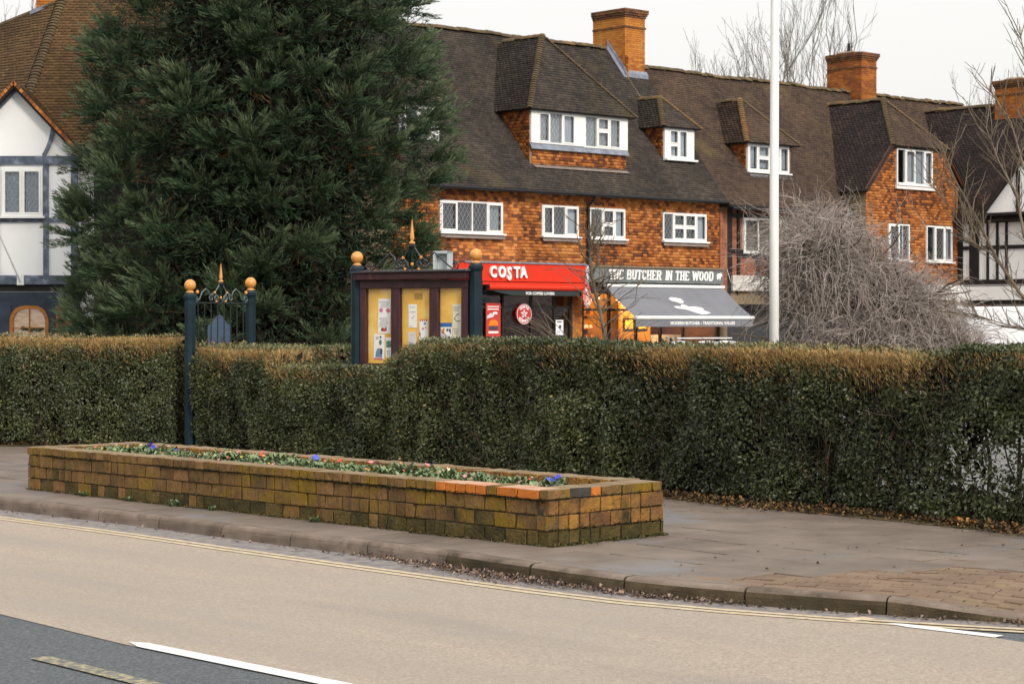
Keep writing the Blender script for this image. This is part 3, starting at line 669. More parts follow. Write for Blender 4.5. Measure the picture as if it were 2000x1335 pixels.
# ------------------------------------------------------------------ building helpers
def tile_cells(poly, hint, gauge=.1, width=.165, holes=(), joint=.004, off=0.0):
    P = np.array(poly, float); n = np.cross(P[1]-P[0], P[2]-P[0]); n /= np.linalg.norm(n)
    if n @ np.array(hint) < 0: n = -n
    h = np.cross([0,0,1], n); h /= np.linalg.norm(h); u = np.cross(n, h)
    if u[2] < 0: u = -u; h = -h
    o = P[np.argmin(P @ u)]; a = (P-o) @ h; b = (P-o) @ u
    hs = []
    for (x0,x1,z0,z1) in holes:
        q = np.array([[x0,o[1],z0],[x1,o[1],z1]]); qa = (q-o) @ h; qb = (q-o) @ u
        hs.append((min(qa),max(qa),min(qb),max(qb)))
    cells = []; r = 0
    while True:
        b0 = r*gauge+off
        bm_ = b0+gauge*.5
        if bm_ > b.max(): break
        xs = []
        for i in range(len(a)):
            j = (i+1) % len(a)
            if (b[i] <= bm_) != (b[j] <= bm_): xs.append(a[i]+(bm_-b[i])/(b[j]-b[i])*(a[j]-a[i]))
        xs.sort(); ivs = [(xs[k], xs[k+1]) for k in range(0, len(xs)-1, 2)]
        for (ha0,ha1,hb0,hb1) in hs:
            if hb0 < bm_ < hb1:
                nv = []
                for (p,q) in ivs:
                    if ha0 > p: nv.append((p, min(q,ha0)))
                    if ha1 < q: nv.append((max(p,ha1), q))
                ivs = [v for v in nv if v[1]-v[0] > .01]
        base = (r % 2)*width*.5
        for (p,q) in ivs:
            k0 = math.floor((p-base)/width)
            k = k0
            while base+k*width < q:
                c0, c1 = max(p, base+k*width)+joint/2, min(q, base+(k+1)*width)-joint/2
                if c1-c0 > .012: cells.append((c0,c1,b0,b0+gauge))
                k += 1
        r += 1
    return np.array(cells), o, h, u, n
def tile_arrays(cells, o, h, u, n, th=.016, lap=.012, sag=.02, jit=.004):
    k = len(cells); a0,a1,b0,b1 = cells.T
    tl = RNG.normal(0, jit, (k,2)); rise = th+np.abs(RNG.normal(0, jit*.8, k)); db = RNG.normal(0,.003,k)
    def pt(a, b, c):
        w = o+a[:,None]*h+b[:,None]*u
        c = c+sag*(vnoise(w*.55,3)-.5)*2 if sag else c
        return w+c[:,None]*n
    z = np.zeros(k)
    V = np.stack([pt(a0,b0-lap+db,rise+tl[:,0]), pt(a1,b0-lap+db,rise+tl[:,1]), pt(a1,b1,z+.004), pt(a0,b1,z+.004), pt(a0,b0-lap+db,z-.004), pt(a1,b0-lap+db,z-.004)],1)
    i = np.arange(k)*6
    F = np.concatenate([np.stack([i,i+1,i+2],1),np.stack([i,i+2,i+3],1),np.stack([i+4,i+5,i+1],1),np.stack([i+4,i+1,i],1),np.stack([i+4,i,i+3],1),np.stack([i+1,i+5,i+2],1)])
    cen = o+((a0+a1)/2)[:,None]*h+((b0+b1)/2)[:,None]*u
    t = np.clip(RNG.random(k)+.45*(vnoise(cen*1.3,9)-.5), 0, 1)
    return V.reshape(-1,3), F, np.tile(t,6)
def tiled(name, polys, hint, m, parent, gauge=.1, width=.165, holes=(), under=None, sag=.02, th=.036, jit=.005):
    """real tiles over flat polygons as one part"""
    VV = []; FF = []; TT = []; nv = 0
    for poly in polys:
        hh = hint
        if len(poly) and isinstance(poly[0], str): hh = poly[1]; poly = poly[2]
        c, o, h, u, n = tile_cells(poly, hh, gauge, width, holes)
        if not len(c): continue
        V, F, T = tile_arrays(c, o, h, u, n, th=th, sag=sag, jit=jit); VV.append(V); FF.append(F+nv); TT.append(T); nv += len(V)
    o = obj(name, np_mesh(name, np.concatenate(VV), np.concatenate(FF), m, np.concatenate(TT)), parent, 'stuff')
    return o
def slab_under(polys, m, name, parent, drop_=.03):
    mb = MB()
    for poly in polys:
        if isinstance(poly[0], str): poly = poly[2]
        P = [Vector(p) for p in poly]; n = (P[1]-P[0]).cross(P[2]-P[0]).normalized()
        if n.z < 0 or (abs(n.z) < .02 and n.y > 0): n = -n
        mb.prism([p-n*drop_*.4 for p in P], -n*drop_*2.2)
    return mb.build(name, m, parent)
def bonnets(name, p, q, m, parent, sp=.115, r=.10, out=(0,-1,0), ln=.19, kind='stuff'):
    """overlapping half-round hip tiles from p (low) to q (high)"""
    p = Vector(p); q = Vector(q); d = (q-p); L = d.length; d.normalize()
    up = (Vector((0,0,1))-d*d.z)
    up = (up+Vector(out)*.3); up = (up-d*up.dot(d)).normalized(); s = d.cross(up)
    mb = MB(); k = 0
    while k*sp < L:
        a = p+d*(k*sp-.03); b = a+d*ln; vs = []; jr = random.uniform(.94,1.06)
        for (c, rr, lift) in ((a, r*1.12*jr, .045), (b, r*.86*jr, .0)):
            for t in range(7):
                an = math.pi*(t/6); vs.append(c+s*math.cos(an)*rr*1.25+up*(math.sin(an)*rr*.75+lift-.02))
        for (c, rr, lift) in ((a, r*.98*jr, .03),):
            for t in range(7):
                an = math.pi*(t/6); vs.append(c+s*math.cos(an)*rr*1.25+up*(math.sin(an)*rr*.75+lift-.045))
        mb.add(vs, [(t, t+1, 7+t+1, 7+t) for t in range(6)]+[(14+t, 14+t+1, t+1, t) for t in range(6)])
        k += 1
    return mb.build(name, m, parent, kind=kind)
RT = None
def ridge_row(p, q, parent, m, sp=.31, r=.12):
    """separate half-round ridge tiles from p to q"""
    global RT
    if RT is None:
        RT = []
        for v in range(3):
            mb = MB(); vs = []
            for x, rr in ((-.16,r*1.02),(.16,r*.97)):
                for t in range(8): an = math.pi*t/7; vs.append((x, math.cos(an)*rr*1.15, math.sin(an)*rr-.02+random.uniform(-.006,.006)))
            mb.add(vs, [(t,t+1,9+t,8+t) for t in range(7)]+[tuple(range(8)), tuple(range(15,7,-1))]); RT.append(mb)
        RT = [b for b in RT]
    ms = [b.mesh('ridge_tile', m) for b in RT]
    p = Vector(p); q = Vector(q); d = q-p; L = d.length; d.normalize(); n = int(L/sp)
    for k in range(n):
        o = bpy.data.objects.new('ridge_tile', ms[k % 3]); link(o); o.parent = parent
        o.location = p+d*(k+.5)*sp+Vector((0,0,random.gauss(0,.012)+.02*math.sin(k*.35)))
        o.rotation_euler = (0, -math.asin(d.z)+random.gauss(0,.02), math.atan2(d.y,d.x)+random.gauss(0,.03))
def wall_holes(mb, x0,x1,z0,z1,y0,y1,holes):
    xs = sorted({x0,x1,*[min(max(h[0],x0),x1) for h in holes],*[min(max(h[1],x0),x1) for h in holes]}); zs = sorted({z0,z1,*[min(max(h[2],z0),z1) for h in holes],*[min(max(h[3],z0),z1) for h in holes]})
    for i in range(len(xs)-1):
        for j in range(len(zs)-1):
            cx, cz = (xs[i]+xs[i+1])/2, (zs[j]+zs[j+1])/2
            if any(h[0] < cx < h[1] and h[2] < cz < h[3] for h in holes): continue
            mb.box(xs[i],xs[i+1],y0,y1,zs[j],zs[j+1])
    return mb
def curtain_mb(x0,x1,z0,z1,y):
    mb = MB(); n = max(6,int((x1-x0)/.03)); vs = []
    for i in range(n+1):
        x = x0+(x1-x0)*i/n; yy = y+.012*math.sin(i*1.9)+.006*math.sin(i*.7)
        vs += [(x,yy,z0),(x,yy,z1)]
    return mb.add(vs, [(2*i,2*i+2,2*i+3,2*i+1) for i in range(n)])
def lattice(mb, x0,x1,z0,z1,y,px=.155,pz=.25,w=.015):
    for sgn in (1,-1):
        k0 = -6
        for k in range(-30,60):
            # line: (x-x0)/px + sgn*(z-z0)/pz = k
            pts = []
            for x in (x0,x1):
                z = z0+sgn*(k-(x-x0)/px)*pz
                if z0-1e-6 <= z <= z1+1e-6: pts.append((x,z))
            for z in (z0,z1):
                x = x0+(k-sgn*(z-z0)/pz)*px
                if x0 < x < x1: pts.append((x,z))
            if len(pts) >= 2:
                a, b = pts[0], pts[-1]
                if math.dist(a,b) > .02: mb.beam((a[0],y,a[1]),(b[0],y,b[1]),.006,w,up=(0,1,0) if False else (0,-1,0)) if False else mb.beam((a[0],y,a[1]),(b[0],y,b[1]), w, .006, up=(0,-1,0))
def window(parent, x0,x1,z0,z1,yf, cols, lat=(), cur=(), sill=True, m=None, mf=None, boards=(0,0), g='glass', apron=True, lead_apron=False, name='window', bars=()):
    """cols: [(width share, transom height share or 0, opening casement?)]; boards = plain white boards left and right"""
    m = mf or M['white']; f = MB(); fw = .05; d0, d1 = yf-.055, yf+.035
    xl, xr = x0+boards[0], x1-boards[1]
    if boards[0]: f.box(x0, xl-.002, d0-.004, d1, z0, z1)
    if boards[1]: f.box(xr+.002, x1, d0-.004, d1, z0, z1)
    f.box(xl,xr,d0,d1,z1-fw,z1); f.box(xl,xr,d0,d1,z0,z0+fw)
    f.box(xl,xl+fw,d0,d1,z0+fw,z1-fw); f.box(xr-fw,xr,d0,d1,z0+fw,z1-fw)
    tot = sum(c[0] for c in cols); x = xl+fw; W_ = xr-xl-2*fw; panes = []
    for i, (wsh, tr, op) in enumerate(cols):
        w_ = W_*wsh/tot; a, b = x, x+w_
        if i: a += .022
        if i < len(cols)-1:
            b -= .022; f.box(b,b+.044,d0,d1,z0+fw,z1-fw)
        ps = [(a,b,z0+fw,z1-fw)]
        if tr:
            zt = z0+fw+(z1-z0-2*fw)*tr; f.box(a,b,d0,d1,zt-.025,zt+.025); ps = [(a,b,z0+fw,zt-.025),(a,b,zt+.025,z1-fw)]
        for p in ps:
            if op:
                e = .042; f.box(p[0],p[1],d0-.018,d0-.001,p[2],p[2]+e); f.box(p[0],p[1],d0-.018,d0-.001,p[3]-e,p[3]); f.box(p[0],p[0]+e,d0-.018,d0-.001,p[2]+e,p[3]-e); f.box(p[1]-e,p[1],d0-.018,d0-.001,p[2]+e,p[3]-e)
                p = (p[0]+e*.8,p[1]-e*.8,p[2]+e*.8,p[3]-e*.8)
            panes.append((i,p))
        x += w_
    wo = f.build(name, m, parent)
    for i, p in panes:
        MB().box(p[0]-.01,p[1]+.01,yf-.004,yf,p[2]-.01,p[3]+.01).build('pane', M[g], wo)
        if i in lat:
            l = MB(); lattice(l,p[0],p[1],p[2],p[3],yf-.012,*((.12,.20,.012) if parent.name.startswith('timbered') else ())); l.build('lead_lattice', M['lead_bar'], wo)
        if i in cur: curtain_mb(p[0]-.03,p[1]+.03,p[2]-.03,p[3]+.03,yf+.09).build('curtain', M['curtain'], wo)
    MB().box(xl+.01,xr-.01,yf+.30,yf+.32,z0+.01,z1-.01).build('interior', M['dark'], wo)
    if sill:
        MB().box(x0-.05,x1+.06,yf-.16,yf-.02,z0-.055,z0-.004).build('sill', m, wo)
        if apron: MB().prism([(x0-.02,yf-.07,z0-.06),(x1+.03,yf-.07,z0-.06),(x1+.03,yf-.12,z0-.17),(x0-.02,yf-.12,z0-.17)],(0,-.012,0)).build('lead_flashing', M['lead_apron'], wo)
    return wo
M['lead_apron'] = mat('weathered_lead', [(0,(.17,.135,.115)),(1,(.27,.22,.195))], .7, 4)
def brick_rect(x0,x1,z0,z1,y,bl=.215,bh=.065,g=.010,proud=.012,holes=()):
    """brick boxes on a wall facing -y; returns boxes (x0,x1,z0,z1)"""
    o = []; r = 0; z = z0
    while z+bh <= z1+.01:
        x = x0-(bl*.5 if r % 2 else 0)
        while x < x1:
            a, b = max(x,x0), min(x+bl,x1)
            if b-a > .03 and not any(h[0] < (a+b)/2 < h[1] and h[2] < z+bh/2 < h[3] for h in holes): o.append((a,b,z,min(z+bh,z1)))
            x += bl+g
        z += bh+g; r += 1
    return o
def bricks_joined(name, rects, y, m, parent, proud=.010):
    mb = MB()
    for (a,b,c,d) in rects:
        j = random.uniform(-.003,.003); mb.box(a,b,y-proud+j,y+.004,c,d)
    return mb.build(name, m, parent, kind='stuff')
def text_part(s, name, m, parent, loc, size, rot=(math.pi/2,0,0), ext=.01, offset=0.0, shear=0.0, sx=1.0, align='LEFT', space=1.0):
    c = bpy.data.curves.new(name, 'FONT'); c.body = s; c.size = size; c.extrude = ext; c.offset = offset; c.shear = shear; c.align_x = align; c.space_character = space
    c.resolution_u = 3; c.materials.append(m)
    t = bpy.data.objects.new('tmp', c); me = bpy.data.meshes.new_from_object(t); bpy.data.objects.remove(t)
    me.materials.clear(); me.materials.append(m)
    o = obj(name, me, parent, loc=loc); o.rotation_euler = rot; o.scale = (sx,1,1); return o
SL = dict(   # slab-serif capitals as strokes in a 0..1 box: (points, thick?) ; serifs added at the listed feet
 T=([((.5,0),(.5,1)),((.05,.95),(.95,.95))],[(.5,0)],[(.05,.84,.2),(.95,.84,.2)]),
 H=([((.2,0),(.2,1)),((.8,0),(.8,1)),((.2,.5),(.8,.5))],[(.2,0),(.8,0),(.2,1),(.8,1)],[]),
 E=([((.2,0),(.2,1)),((.1,.95),(.88,.95)),((.2,.5),(.7,.5)),((.1,.05),(.92,.05))],[],[(.88,.84,.2),(.92,.16,.2)]),
 B=([((.2,0),(.2,1)),((.08,.95),(.6,.95),(.78,.86),(.78,.64),(.6,.52),(.2,.52)),((.6,.52),(.86,.42),(.86,.16),(.66,.05),(.08,.05))],[],[]),
 U=([((.2,1),(.2,.25),(.34,.05),(.66,.05),(.8,.25),(.8,1))],[(.2,1),(.8,1)],[]),
 C=([((.85,.74),(.72,.93),(.4,.95),(.18,.75),(.18,.25),(.4,.05),(.72,.07),(.87,.26))],[],[(.86,.8,.25)]),
 R=([((.2,0),(.2,1)),((.08,.95),(.64,.95),(.82,.84),(.82,.62),(.64,.5),(.2,.5)),((.55,.5),(.85,.04))],[(.2,0),(.86,0)],[]),
 I=([((.5,0),(.5,1))],[(.5,0),(.5,1)],[]),
 N=([((.2,0),(.2,1)),((.2,.95),(.8,.05)),((.8,0),(.8,1))],[(.2,0),(.8,1),(.14,1)],[]),
 W=([((.08,1),(.28,.04)),((.28,.04),(.5,.9)),((.5,.9),(.72,.04)),((.72,.04),(.92,1))],[(.08,1),(.92,1)],[]),
 O=([((.5,.95),(.26,.86),(.16,.6),(.16,.4),(.26,.14),(.5,.05),(.74,.14),(.84,.4),(.84,.6),(.74,.86),(.5,.95))],[],[]),
 D=([((.2,0),(.2,1)),((.08,.95),(.55,.95),(.8,.78),(.84,.5),(.8,.22),(.55,.05),(.08,.05))],[],[]))
def slab_letter(ch, x, y, z, w, h, m, parent, tk=.05):
    st, ser, pick = SL[ch]; mb = MB(); lean = .10*h
    P = lambda p: (x+p[0]*w+p[1]*lean, y, z+p[1]*h)
    for line in st:
        for i in range(len(line)-1):
            a, b = Vector(P(line[i])), Vector(P(line[i+1])); hz = abs(b.z-a.z) < abs(b.x-a.x)*.6
            d = (b-a).normalized(); mb.beam(a-d*.006, b+d*.006, tk*(.72 if hz else 1.15), .02+.0005*len(mb.f)/6, up=(0,-1,0))
    for p in ser:
        c = P((p[0], .045 if p[1] == 0 else .955)); mb.box(c[0]-.055,c[0]+.055,y-.013,y+.008,c[2]-.016,c[2]+.016)
    for (px,pz,ln) in pick:
        c = P((px,pz)); mb.box(c[0]-.02,c[0]+.02,y-.0125,y+.008,c[2]-ln*h/2*.7,c[2]+ln*h/2*.7)
    return mb.build('letter', m, parent)

# ------------------------------------------------------------------ shop terrace (facade frame: x along it, y into the building)
AO, AA = (3.84, 67.0), math.radians(42.36)
K = 1.2; rz_ = lambda y: 5.75+K*(y+.3)
shop = thing('shop_terrace', 'long tile-hung brick terrace with dark tiled roof, dormers and two shops below', 'building', (AO[0],AO[1],0), AA)
WA = [(-8.15,-5.62,4.30,5.25),(-3.96,-2.37,4.30,5.26),(-1.87,-.26,4.28,5.25),(1.53,3.66,4.29,5.22)]
w_ = MB(); wall_holes(w_, -14,4.36,3.36,5.95,.02,.28,WA)
w_.box(-14,-13.7,.3,8.4,0,5.9); w_.box(-14,16,8.4,8.7,0,5.9); w_.box(4.36,4.5,.3,8.4,3.4,5.9)
w_.build('wall', M['mortar'], shop)
MB().box(-14,16,.3,8.4,3.02,3.30).build('floor', M['under'], shop)
# hung tiles: the largest 300 singly, the rest joined
cells, o_, h_, u_, n_ = tile_cells([(-10,.02,3.44),(4.36,.02,3.44),(4.36,.02,5.90),(-10,.02,5.90)], (0,-1,0), .1, .165, WA)
mx_ = (o_+((cells[:,0]+cells[:,1])/2)[:,None]*h_)[:,0]
full = (cells[:,1]-cells[:,0] > .150) & (mx_ > -7.6)
order = np.argsort(np.where(full, mx_, 99))[:300]; single = np.zeros(len(cells), bool); single[order] = True
V, F, T = tile_arrays(cells[~single], o_, h_, u_, n_, th=.028, sag=0, jit=.006)
obj('hung_tiles', np_mesh('hung_tiles', V, F, M['hung'], T), shop, 'stuff')
tm = []
for v in range(3):
    b = MB(); j = [random.uniform(-.004,.004) for _ in range(4)]
    b.add([(-.08,-.024+j[0],-.062),(.08,-.024+j[1],-.062),(.08,-.004,.05),(-.08,-.004,.05),(-.08,.004,-.062),(.08,.004,-.062)],[(0,1,2,3),(4,5,1,0),(4,0,3),(1,5,2)])
    tm.append(b.mesh('hung_tile', M['hung_rand']))
for q in order:
    c = o_+(cells[q,0]+cells[q,1])/2*h_+(cells[q,2]+cells[q,3])/2*u_
    t = bpy.data.objects.new('hung_tile', random.choice(tm)); link(t); t.parent = shop; t.location = (c[0], .02, c[2]+random.gauss(0,.002)); t.rotation_euler = (random.gauss(0,.03),random.gauss(0,.012),random.gauss(0,.03))
window(shop,*WA[0],0.0,[(1,0,1),(1,0,0),(1,0,0),(.95,0,1)],lat=(0,1,2,3),cur=(3,))
window(shop,*WA[1],0.0,[(.8,0,1),(1,0,0),(1,0,1)],lat=(0,1),cur=(2,))
window(shop,*WA[2],0.0,[(1,0,0),(1,.46,1),(.9,0,1)],lat=(0,1),cur=(2,))
window(shop,*WA[3],0.0,[(.8,0,0),(1,.5,1),(1,.5,1),(.9,0,1)],lat=(0,1,2),cur=(3,))
# roof
RP1 = [(-13.5,-.35,rz_(-.35)),(3.3,-.35,rz_(-.35)),(3.3,4.2,rz_(4.2)),(-13.5,4.2,rz_(4.2))]
RP2 = [(3.3,-.35,rz_(-.35)),(4.36,-.35,rz_(-.35)),(4.36,3.7,rz_(3.7)),(3.3,3.7,rz_(3.7))]
RP3 = [(4.36,-.50,rz_(-.50)),(24,-.50,rz_(-.50)),(24,3.7,rz_(3.7)),(4.36,3.7,rz_(3.7))]
BK1 = [(-13.5,4.2,rz_(4.2)-.02),(3.3,4.2,rz_(4.2)-.02),(3.3,8.9,5.7),(-13.5,8.9,5.7)]; BK2 = [(3.3,3.7,rz_(3.7)-.02),(24,3.7,rz_(3.7)-.02),(24,8.9,5.7),(3.3,8.9,5.7)]
roof = slab_under([RP1,RP2,RP3,BK1,BK2], M['under'], 'roof', shop)
tiled('roof_tiles', [[(-10,-.35,rz_(-.35)),*RP1[1:3],(-10,4.2,rz_(4.2))],RP2], (0,-1,1), M['roof_dark'], roof, sag=.03)
tiled('roof_tiles', [RP3], (0,-1,1), M['roof_brown'], roof, sag=.03)
ridge_row((-10,4.2,rz_(4.2)+.02),(3.3,4.2,rz_(4.2)+.02), roof, M['ridge'])
ridge_row((4.3,3.7,rz_(3.7)+.02),(23.6,3.7,rz_(3.7)+.02), roof, M['ridge'])
MB().prism([(3.28,-.35,rz_(-.35)),(3.28,3.7,rz_(3.7)+.04),(3.28,4.2,rz_(4.2)),(3.28,3.7,rz_(3.7)-.3)],(.05,0,0)).build('verge', M['mortar'], roof)
mb = MB(); mb.tube([(-10,-.43,5.63),(4.34,-.43,5.63)],.058,8); mb.box(-10,4.34,-.36,-.33,5.58,5.72); mb.box(-10,4.34,-.33,.02,5.60,5.63)
mb.build('gutter', M['black_metal'], shop)
mb = MB(); mb.tube([(-1.98,-.40,5.6),(-1.98,-.34,5.45),(-1.98,-.10,5.30),(-1.98,-.10,3.4)],.05,8)
for z in (5.15,4.2,3.55): mb.lathe([(.065,-.03),(.065,.03)],(-1.98,-.10,z),8)
mb.build('downpipe', M['black_metal'], shop)
# dormers
def dormer(nm, s0,s1,yf,zb,ze,ov,apex,ridge_end,m, apron=None, wins=(), cheek_y=None):
    """hipped dormer: window wall s0..s1 at yf, eaves ze; apex = (x, y, z) of the front hip, ridge_end = y where its ridge meets the roof"""
    ax, ay, az = apex; y_e = (ze-5.75)/K-.3; y_b = (zb-5.75)/K-.3
    a, b = (s0-ov,yf-ov,ze), (s1+ov,yf-ov,ze)
    F_ = [a,b,(ax+.06,ay,az),(ax-.06,ay,az)]; L_ = [(s0-ov,yf-ov,ze),(ax-.06,ay,az),(ax-.06,ridge_end,az),(s0-ov,y_e+.05,ze)]; R_ = [(s1+ov,yf-ov,ze),(ax+.06,ay,az),(ax+.06,ridge_end,az),(s1+ov,y_e+.05,ze)]
    d = slab_under([F_,L_,R_], M['under'], nm, shop, .025)
    tiled('roof_tiles', [('p',(0,-1,1),F_),('p',(-1,0,1),L_),('p',(1,0,1),R_)], (0,0,1), m, d, sag=.012)
    bonnets('hip_tiles', a,(ax-.06,ay,az), M['ridge'] if nm != 'dormer_x' else m, d, r=.085, out=(-.6,-.6,0)); bonnets('hip_tiles', b,(ax+.06,ay,az), M['ridge'], d, r=.07, out=(.6,-.6,0))
    ridge_row((ax,ay,az+.01),(ax,ridge_end,az+.01), d, M['ridge'], r=.1)
    # cheeks
    for sx, sg in ((s0,-1),(s1,1)):
        tri = [(sx,yf+.02,zb),(sx,yf+.02,ze-.03),(sx,y_e,ze-.03)]
        MB().prism(tri,(-sg*.06,0,0)).build('cheek', M['mortar'], d)
        tiled('cheek_tiles', [tri], (sg,0,0), M['hung'], d, sag=0, th=.02)
    MB().box(s0-ov+.03,s1+ov-.03,yf-ov+.03,yf+.1,ze-.045,ze-.025).build('soffit', M['black_timber'], d)
    MB().box(s0+.02,s1-.02,yf+.34,yf+.36,zb,ze-.03).build('interior_wall', M['dark'], d)
    return d
d1 = dormer('dormer',-4.10,.22,.36,6.55,8.28,.22,(-2.2,1.8,10.85),3.95,M['roof_dark'])
window(d1,-4.10,-1.80,7.22,8.24,.36,[(.85,0,1),(1,0,0),(.95,0,1)],lat=(0,1),cur=(0,1,2),sill=False,boards=(.28,.36))
window(d1,-1.797,.22,7.20,8.24,.363,[(.95,0,0),(1,.56,1),(.95,0,1)],lat=(0,1,2),cur=(0,1,2),sill=False,boards=(.05,.30))
mb = MB().box(-4.08,.2,.39,.5,6.5,7.22); mb.build('apron_wall', M['mortar'], d1)
tiled('apron_tiles', [[(-4.0,.38,6.52),(.2,.38,6.52),(.2,.38,7.02),(-4.0,.38,7.02)]], (0,-1,0), M['hung'], d1, sag=0, th=.024)
MB().prism([(-4.12,.25,7.03),(.24,.25,7.03),(.24,.335,7.215),(-4.12,.335,7.215)],(0,.02,0)).build('lead_flashing', M['lead'], d1)
MB().prism([(-4.0,.20,6.45),(.2,.20,6.45),(.2,.33,6.53),(-4.0,.33,6.53)],(0,.012,.012)).build('lead_flashing', M['lead_apron'], d1)
d2 = dormer('dormer',2.40,3.86,.76,7.05,8.16,.20,(3.10,1.55,9.22),2.6,M['roof_dark'])
window(d2,2.40,3.86,7.10,8.12,.76,[(1,.47,1),(.95,0,1)],lat=(),cur=(0,1),sill=False,boards=(.20,.30))
MB().box(2.36,3.9,.55,.74,7.03,7.09).build('sill', M['white'], d2)
d3 = dormer('dormer',6.45,8.85,.62,6.8,7.86,.24,(7.35,1.65,9.45),2.75,M['roof_brown'])
window(d3,6.48,8.70,6.86,7.82,.62,[(.75,0,1),(1,.52,1),(.9,.52,0),(.75,0,1)],lat=(),cur=(0,1,2,3),sill=True,apron=False)
MB().prism([(6.5,.42,6.66),(8.8,.42,6.66),(8.8,.55,6.80),(6.5,.55,6.80)],(0,.012,.012)).build('lead_flashing', M['lead'], d3)
d4 = dormer('dormer',-9.6,-7.55,.76,7.05,8.16,.20,(-8.55,1.55,9.22),2.6,M['roof_dark'])
window(d4,-9.6,-7.55,7.10,8.12,.76,[(1,0,1),(1,0,0),(.95,0,1)],lat=(),cur=(0,2),sill=False,boards=(.2,.3))
# chimney: bricks laid singly
def chimney(nm, x0,x1,y0,y1,z0,z1,cap_h,parent,singly):
    ch = MB().box(x0+.012,x1-.012,y0+.012,y1-.012,z0-1.2,z1-.05).build(nm, M['mortar'], parent)
    rests = {True: MB(), False: MB()}; nb = 0; bm_ = {}
    def put_b(ax, a, b, c, d, capb, grow):
        nonlocal nb
        if singly and not capb and nb < 290 and b-a > .05:
            key = (ax, round(b-a,2))
            if key not in bm_: bm_[key] = MB().box(-(b-a)/2,(b-a)/2,-.014,.02,-.0325,.0325).mesh('brick', M['chimney'])
            o = bpy.data.objects.new('brick', bm_[key]); link(o); o.parent = ch; j = random.gauss(0,.003)
            if ax == 'x': o.location = ((a+b)/2, y0+.012+j, (c+d)/2)
            else: o.location = (x0+.012+j, (a+b)/2, (c+d)/2); o.rotation_euler = (0,0,-math.pi/2)
            nb += 1; return
        j = random.uniform(-.004,.004)
        if ax == 'x': rests[capb].box(a-grow if a <= x0 else a, b+grow if b >= x1 else b, y0-grow-.004+j, y0+.02, c, d)
        elif ax == '-x': rests[capb].box(a, b, y1-.02, y1+grow+.004, c, d)
        elif ax == 'y': rests[capb].box(x0-grow-.004+j, x0+.02, a, b, c, d)
        else: rests[capb].box(x1-.02, x1+grow+.004, a, b, c, d)
    r = 0; z = z0
    while z+.065 <= z1:
        rel = z1-z; capb = rel < cap_h; grow = 0
        if capb: grow = .03+.035*min(3,int((cap_h-rel)/.075)) if rel > .16 else .10
        if abs(rel-cap_h-.30) < .04: grow = .03
        for ax, l0, l1 in (('x',x0,x1),('-x',x0,x1),('y',y0,y1),('-y',y0,y1)):
            p = l0-(.11 if r % 2 else 0)
            while p < l1-.01:
                a, b = max(p,l0), min(p+.215,l1)
                if b-a > .03: put_b(ax, a, b, z, z+.065, capb or grow > 0, grow)
                p += .225
        z += .075; r += 1
    if rests[False].v: rests[False].build('brick_course', M['chimney'], ch, kind='stuff')
    rests[True].build('cap_course', M['chimney_cap'], ch, kind='stuff')
    MB().lathe([(.62,0),(.5,.05),(.3,.09)],((x0+x1)/2,(y0+y1)/2,z1-.02),4,math.pi/4).build('flaunching', M['mortar'], ch)
    return ch
c1 = chimney('chimney',3.30,4.30,3.46,5.05,10.0,12.55,.36,roof,True)
mb = MB(); mb.prism([(3.24,3.40,10.16),(4.34,3.40,10.16),(4.34,3.31,10.05),(3.24,3.31,10.05)],(0,.02,.22)); mb.prism([(3.285,3.40,10.2),(3.285,4.3,11.3),(3.285,4.3,11.5),(3.285,3.40,10.42)],(-.03,0,0)); mb.prism([(3.26,3.3,10.10),(3.26,4.22,11.22),(3.08,4.22,11.24),(3.08,3.3,10.12)],(0,0,.03))
mb.build('lead_flashing', M['lead'], c1)
c2 = chimney('chimney',16.0,16.95,3.05,4.75,9.7,12.15,.36,roof,False)
MB().lathe([(.07,0),(.06,.3),(.075,.32)],(16.3,3.9,12.2),10).build('chimney_pot', M['black_timber'], c2)
ant = MB(); ant.tube([(4.36,4.6,11.2),(4.38,4.6,12.5)],.012,5); ant.tube([(4.2,4.6,12.42),(4.75,4.5,12.50)],.008,4)
for q in range(4): ant.tube([(4.25+q*.14,4.48,12.43+q*.02),(4.25+q*.14,4.72,12.43+q*.02)],.006,4)
ant.build('aerial', M['black_metal'], roof)

# shop fronts -------------------------------------------------------------
sf = MB()
for x0,x1 in ((-2.62,-2.16),):
    pass
pier = MB().box(-2.60,-2.18,.0,.4,0,2.9).build('brick_pier', M['mortar'], shop)
bricks_joined('pier_bricks', brick_rect(-2.60,-2.18,.02,2.78,0), .0, M['chimney'], pier)
MB().box(-14,-2.62,4.2,4.3,0,3).build('interior_wall', M['brown_wall'], shop)
MB().box(-2.16,4.3,3.2,3.3,0,3).build('interior_wall', M['amber_wood'], shop)
MB().box(-2.4,-2.3,.4,4.2,0,3).build('interior_wall', M['brown_wall'], shop)
MB().box(4.3,4.4,.1,4.2,0,3).build('interior_wall', M['brown_wall'], shop)
MB().box(-14,4.4,.1,4.2,-.02,.06).build('shop_floor', M['brown_wall'], shop)
lw = MB().box(-14,-8.05,.02,.3,0,3.36).build('lower_wall', M['mortar'], shop)
bricks_joined('lower_wall_bricks', brick_rect(-12,-8.05,.02,3.3,0), .02, M['brick_red'], lw)
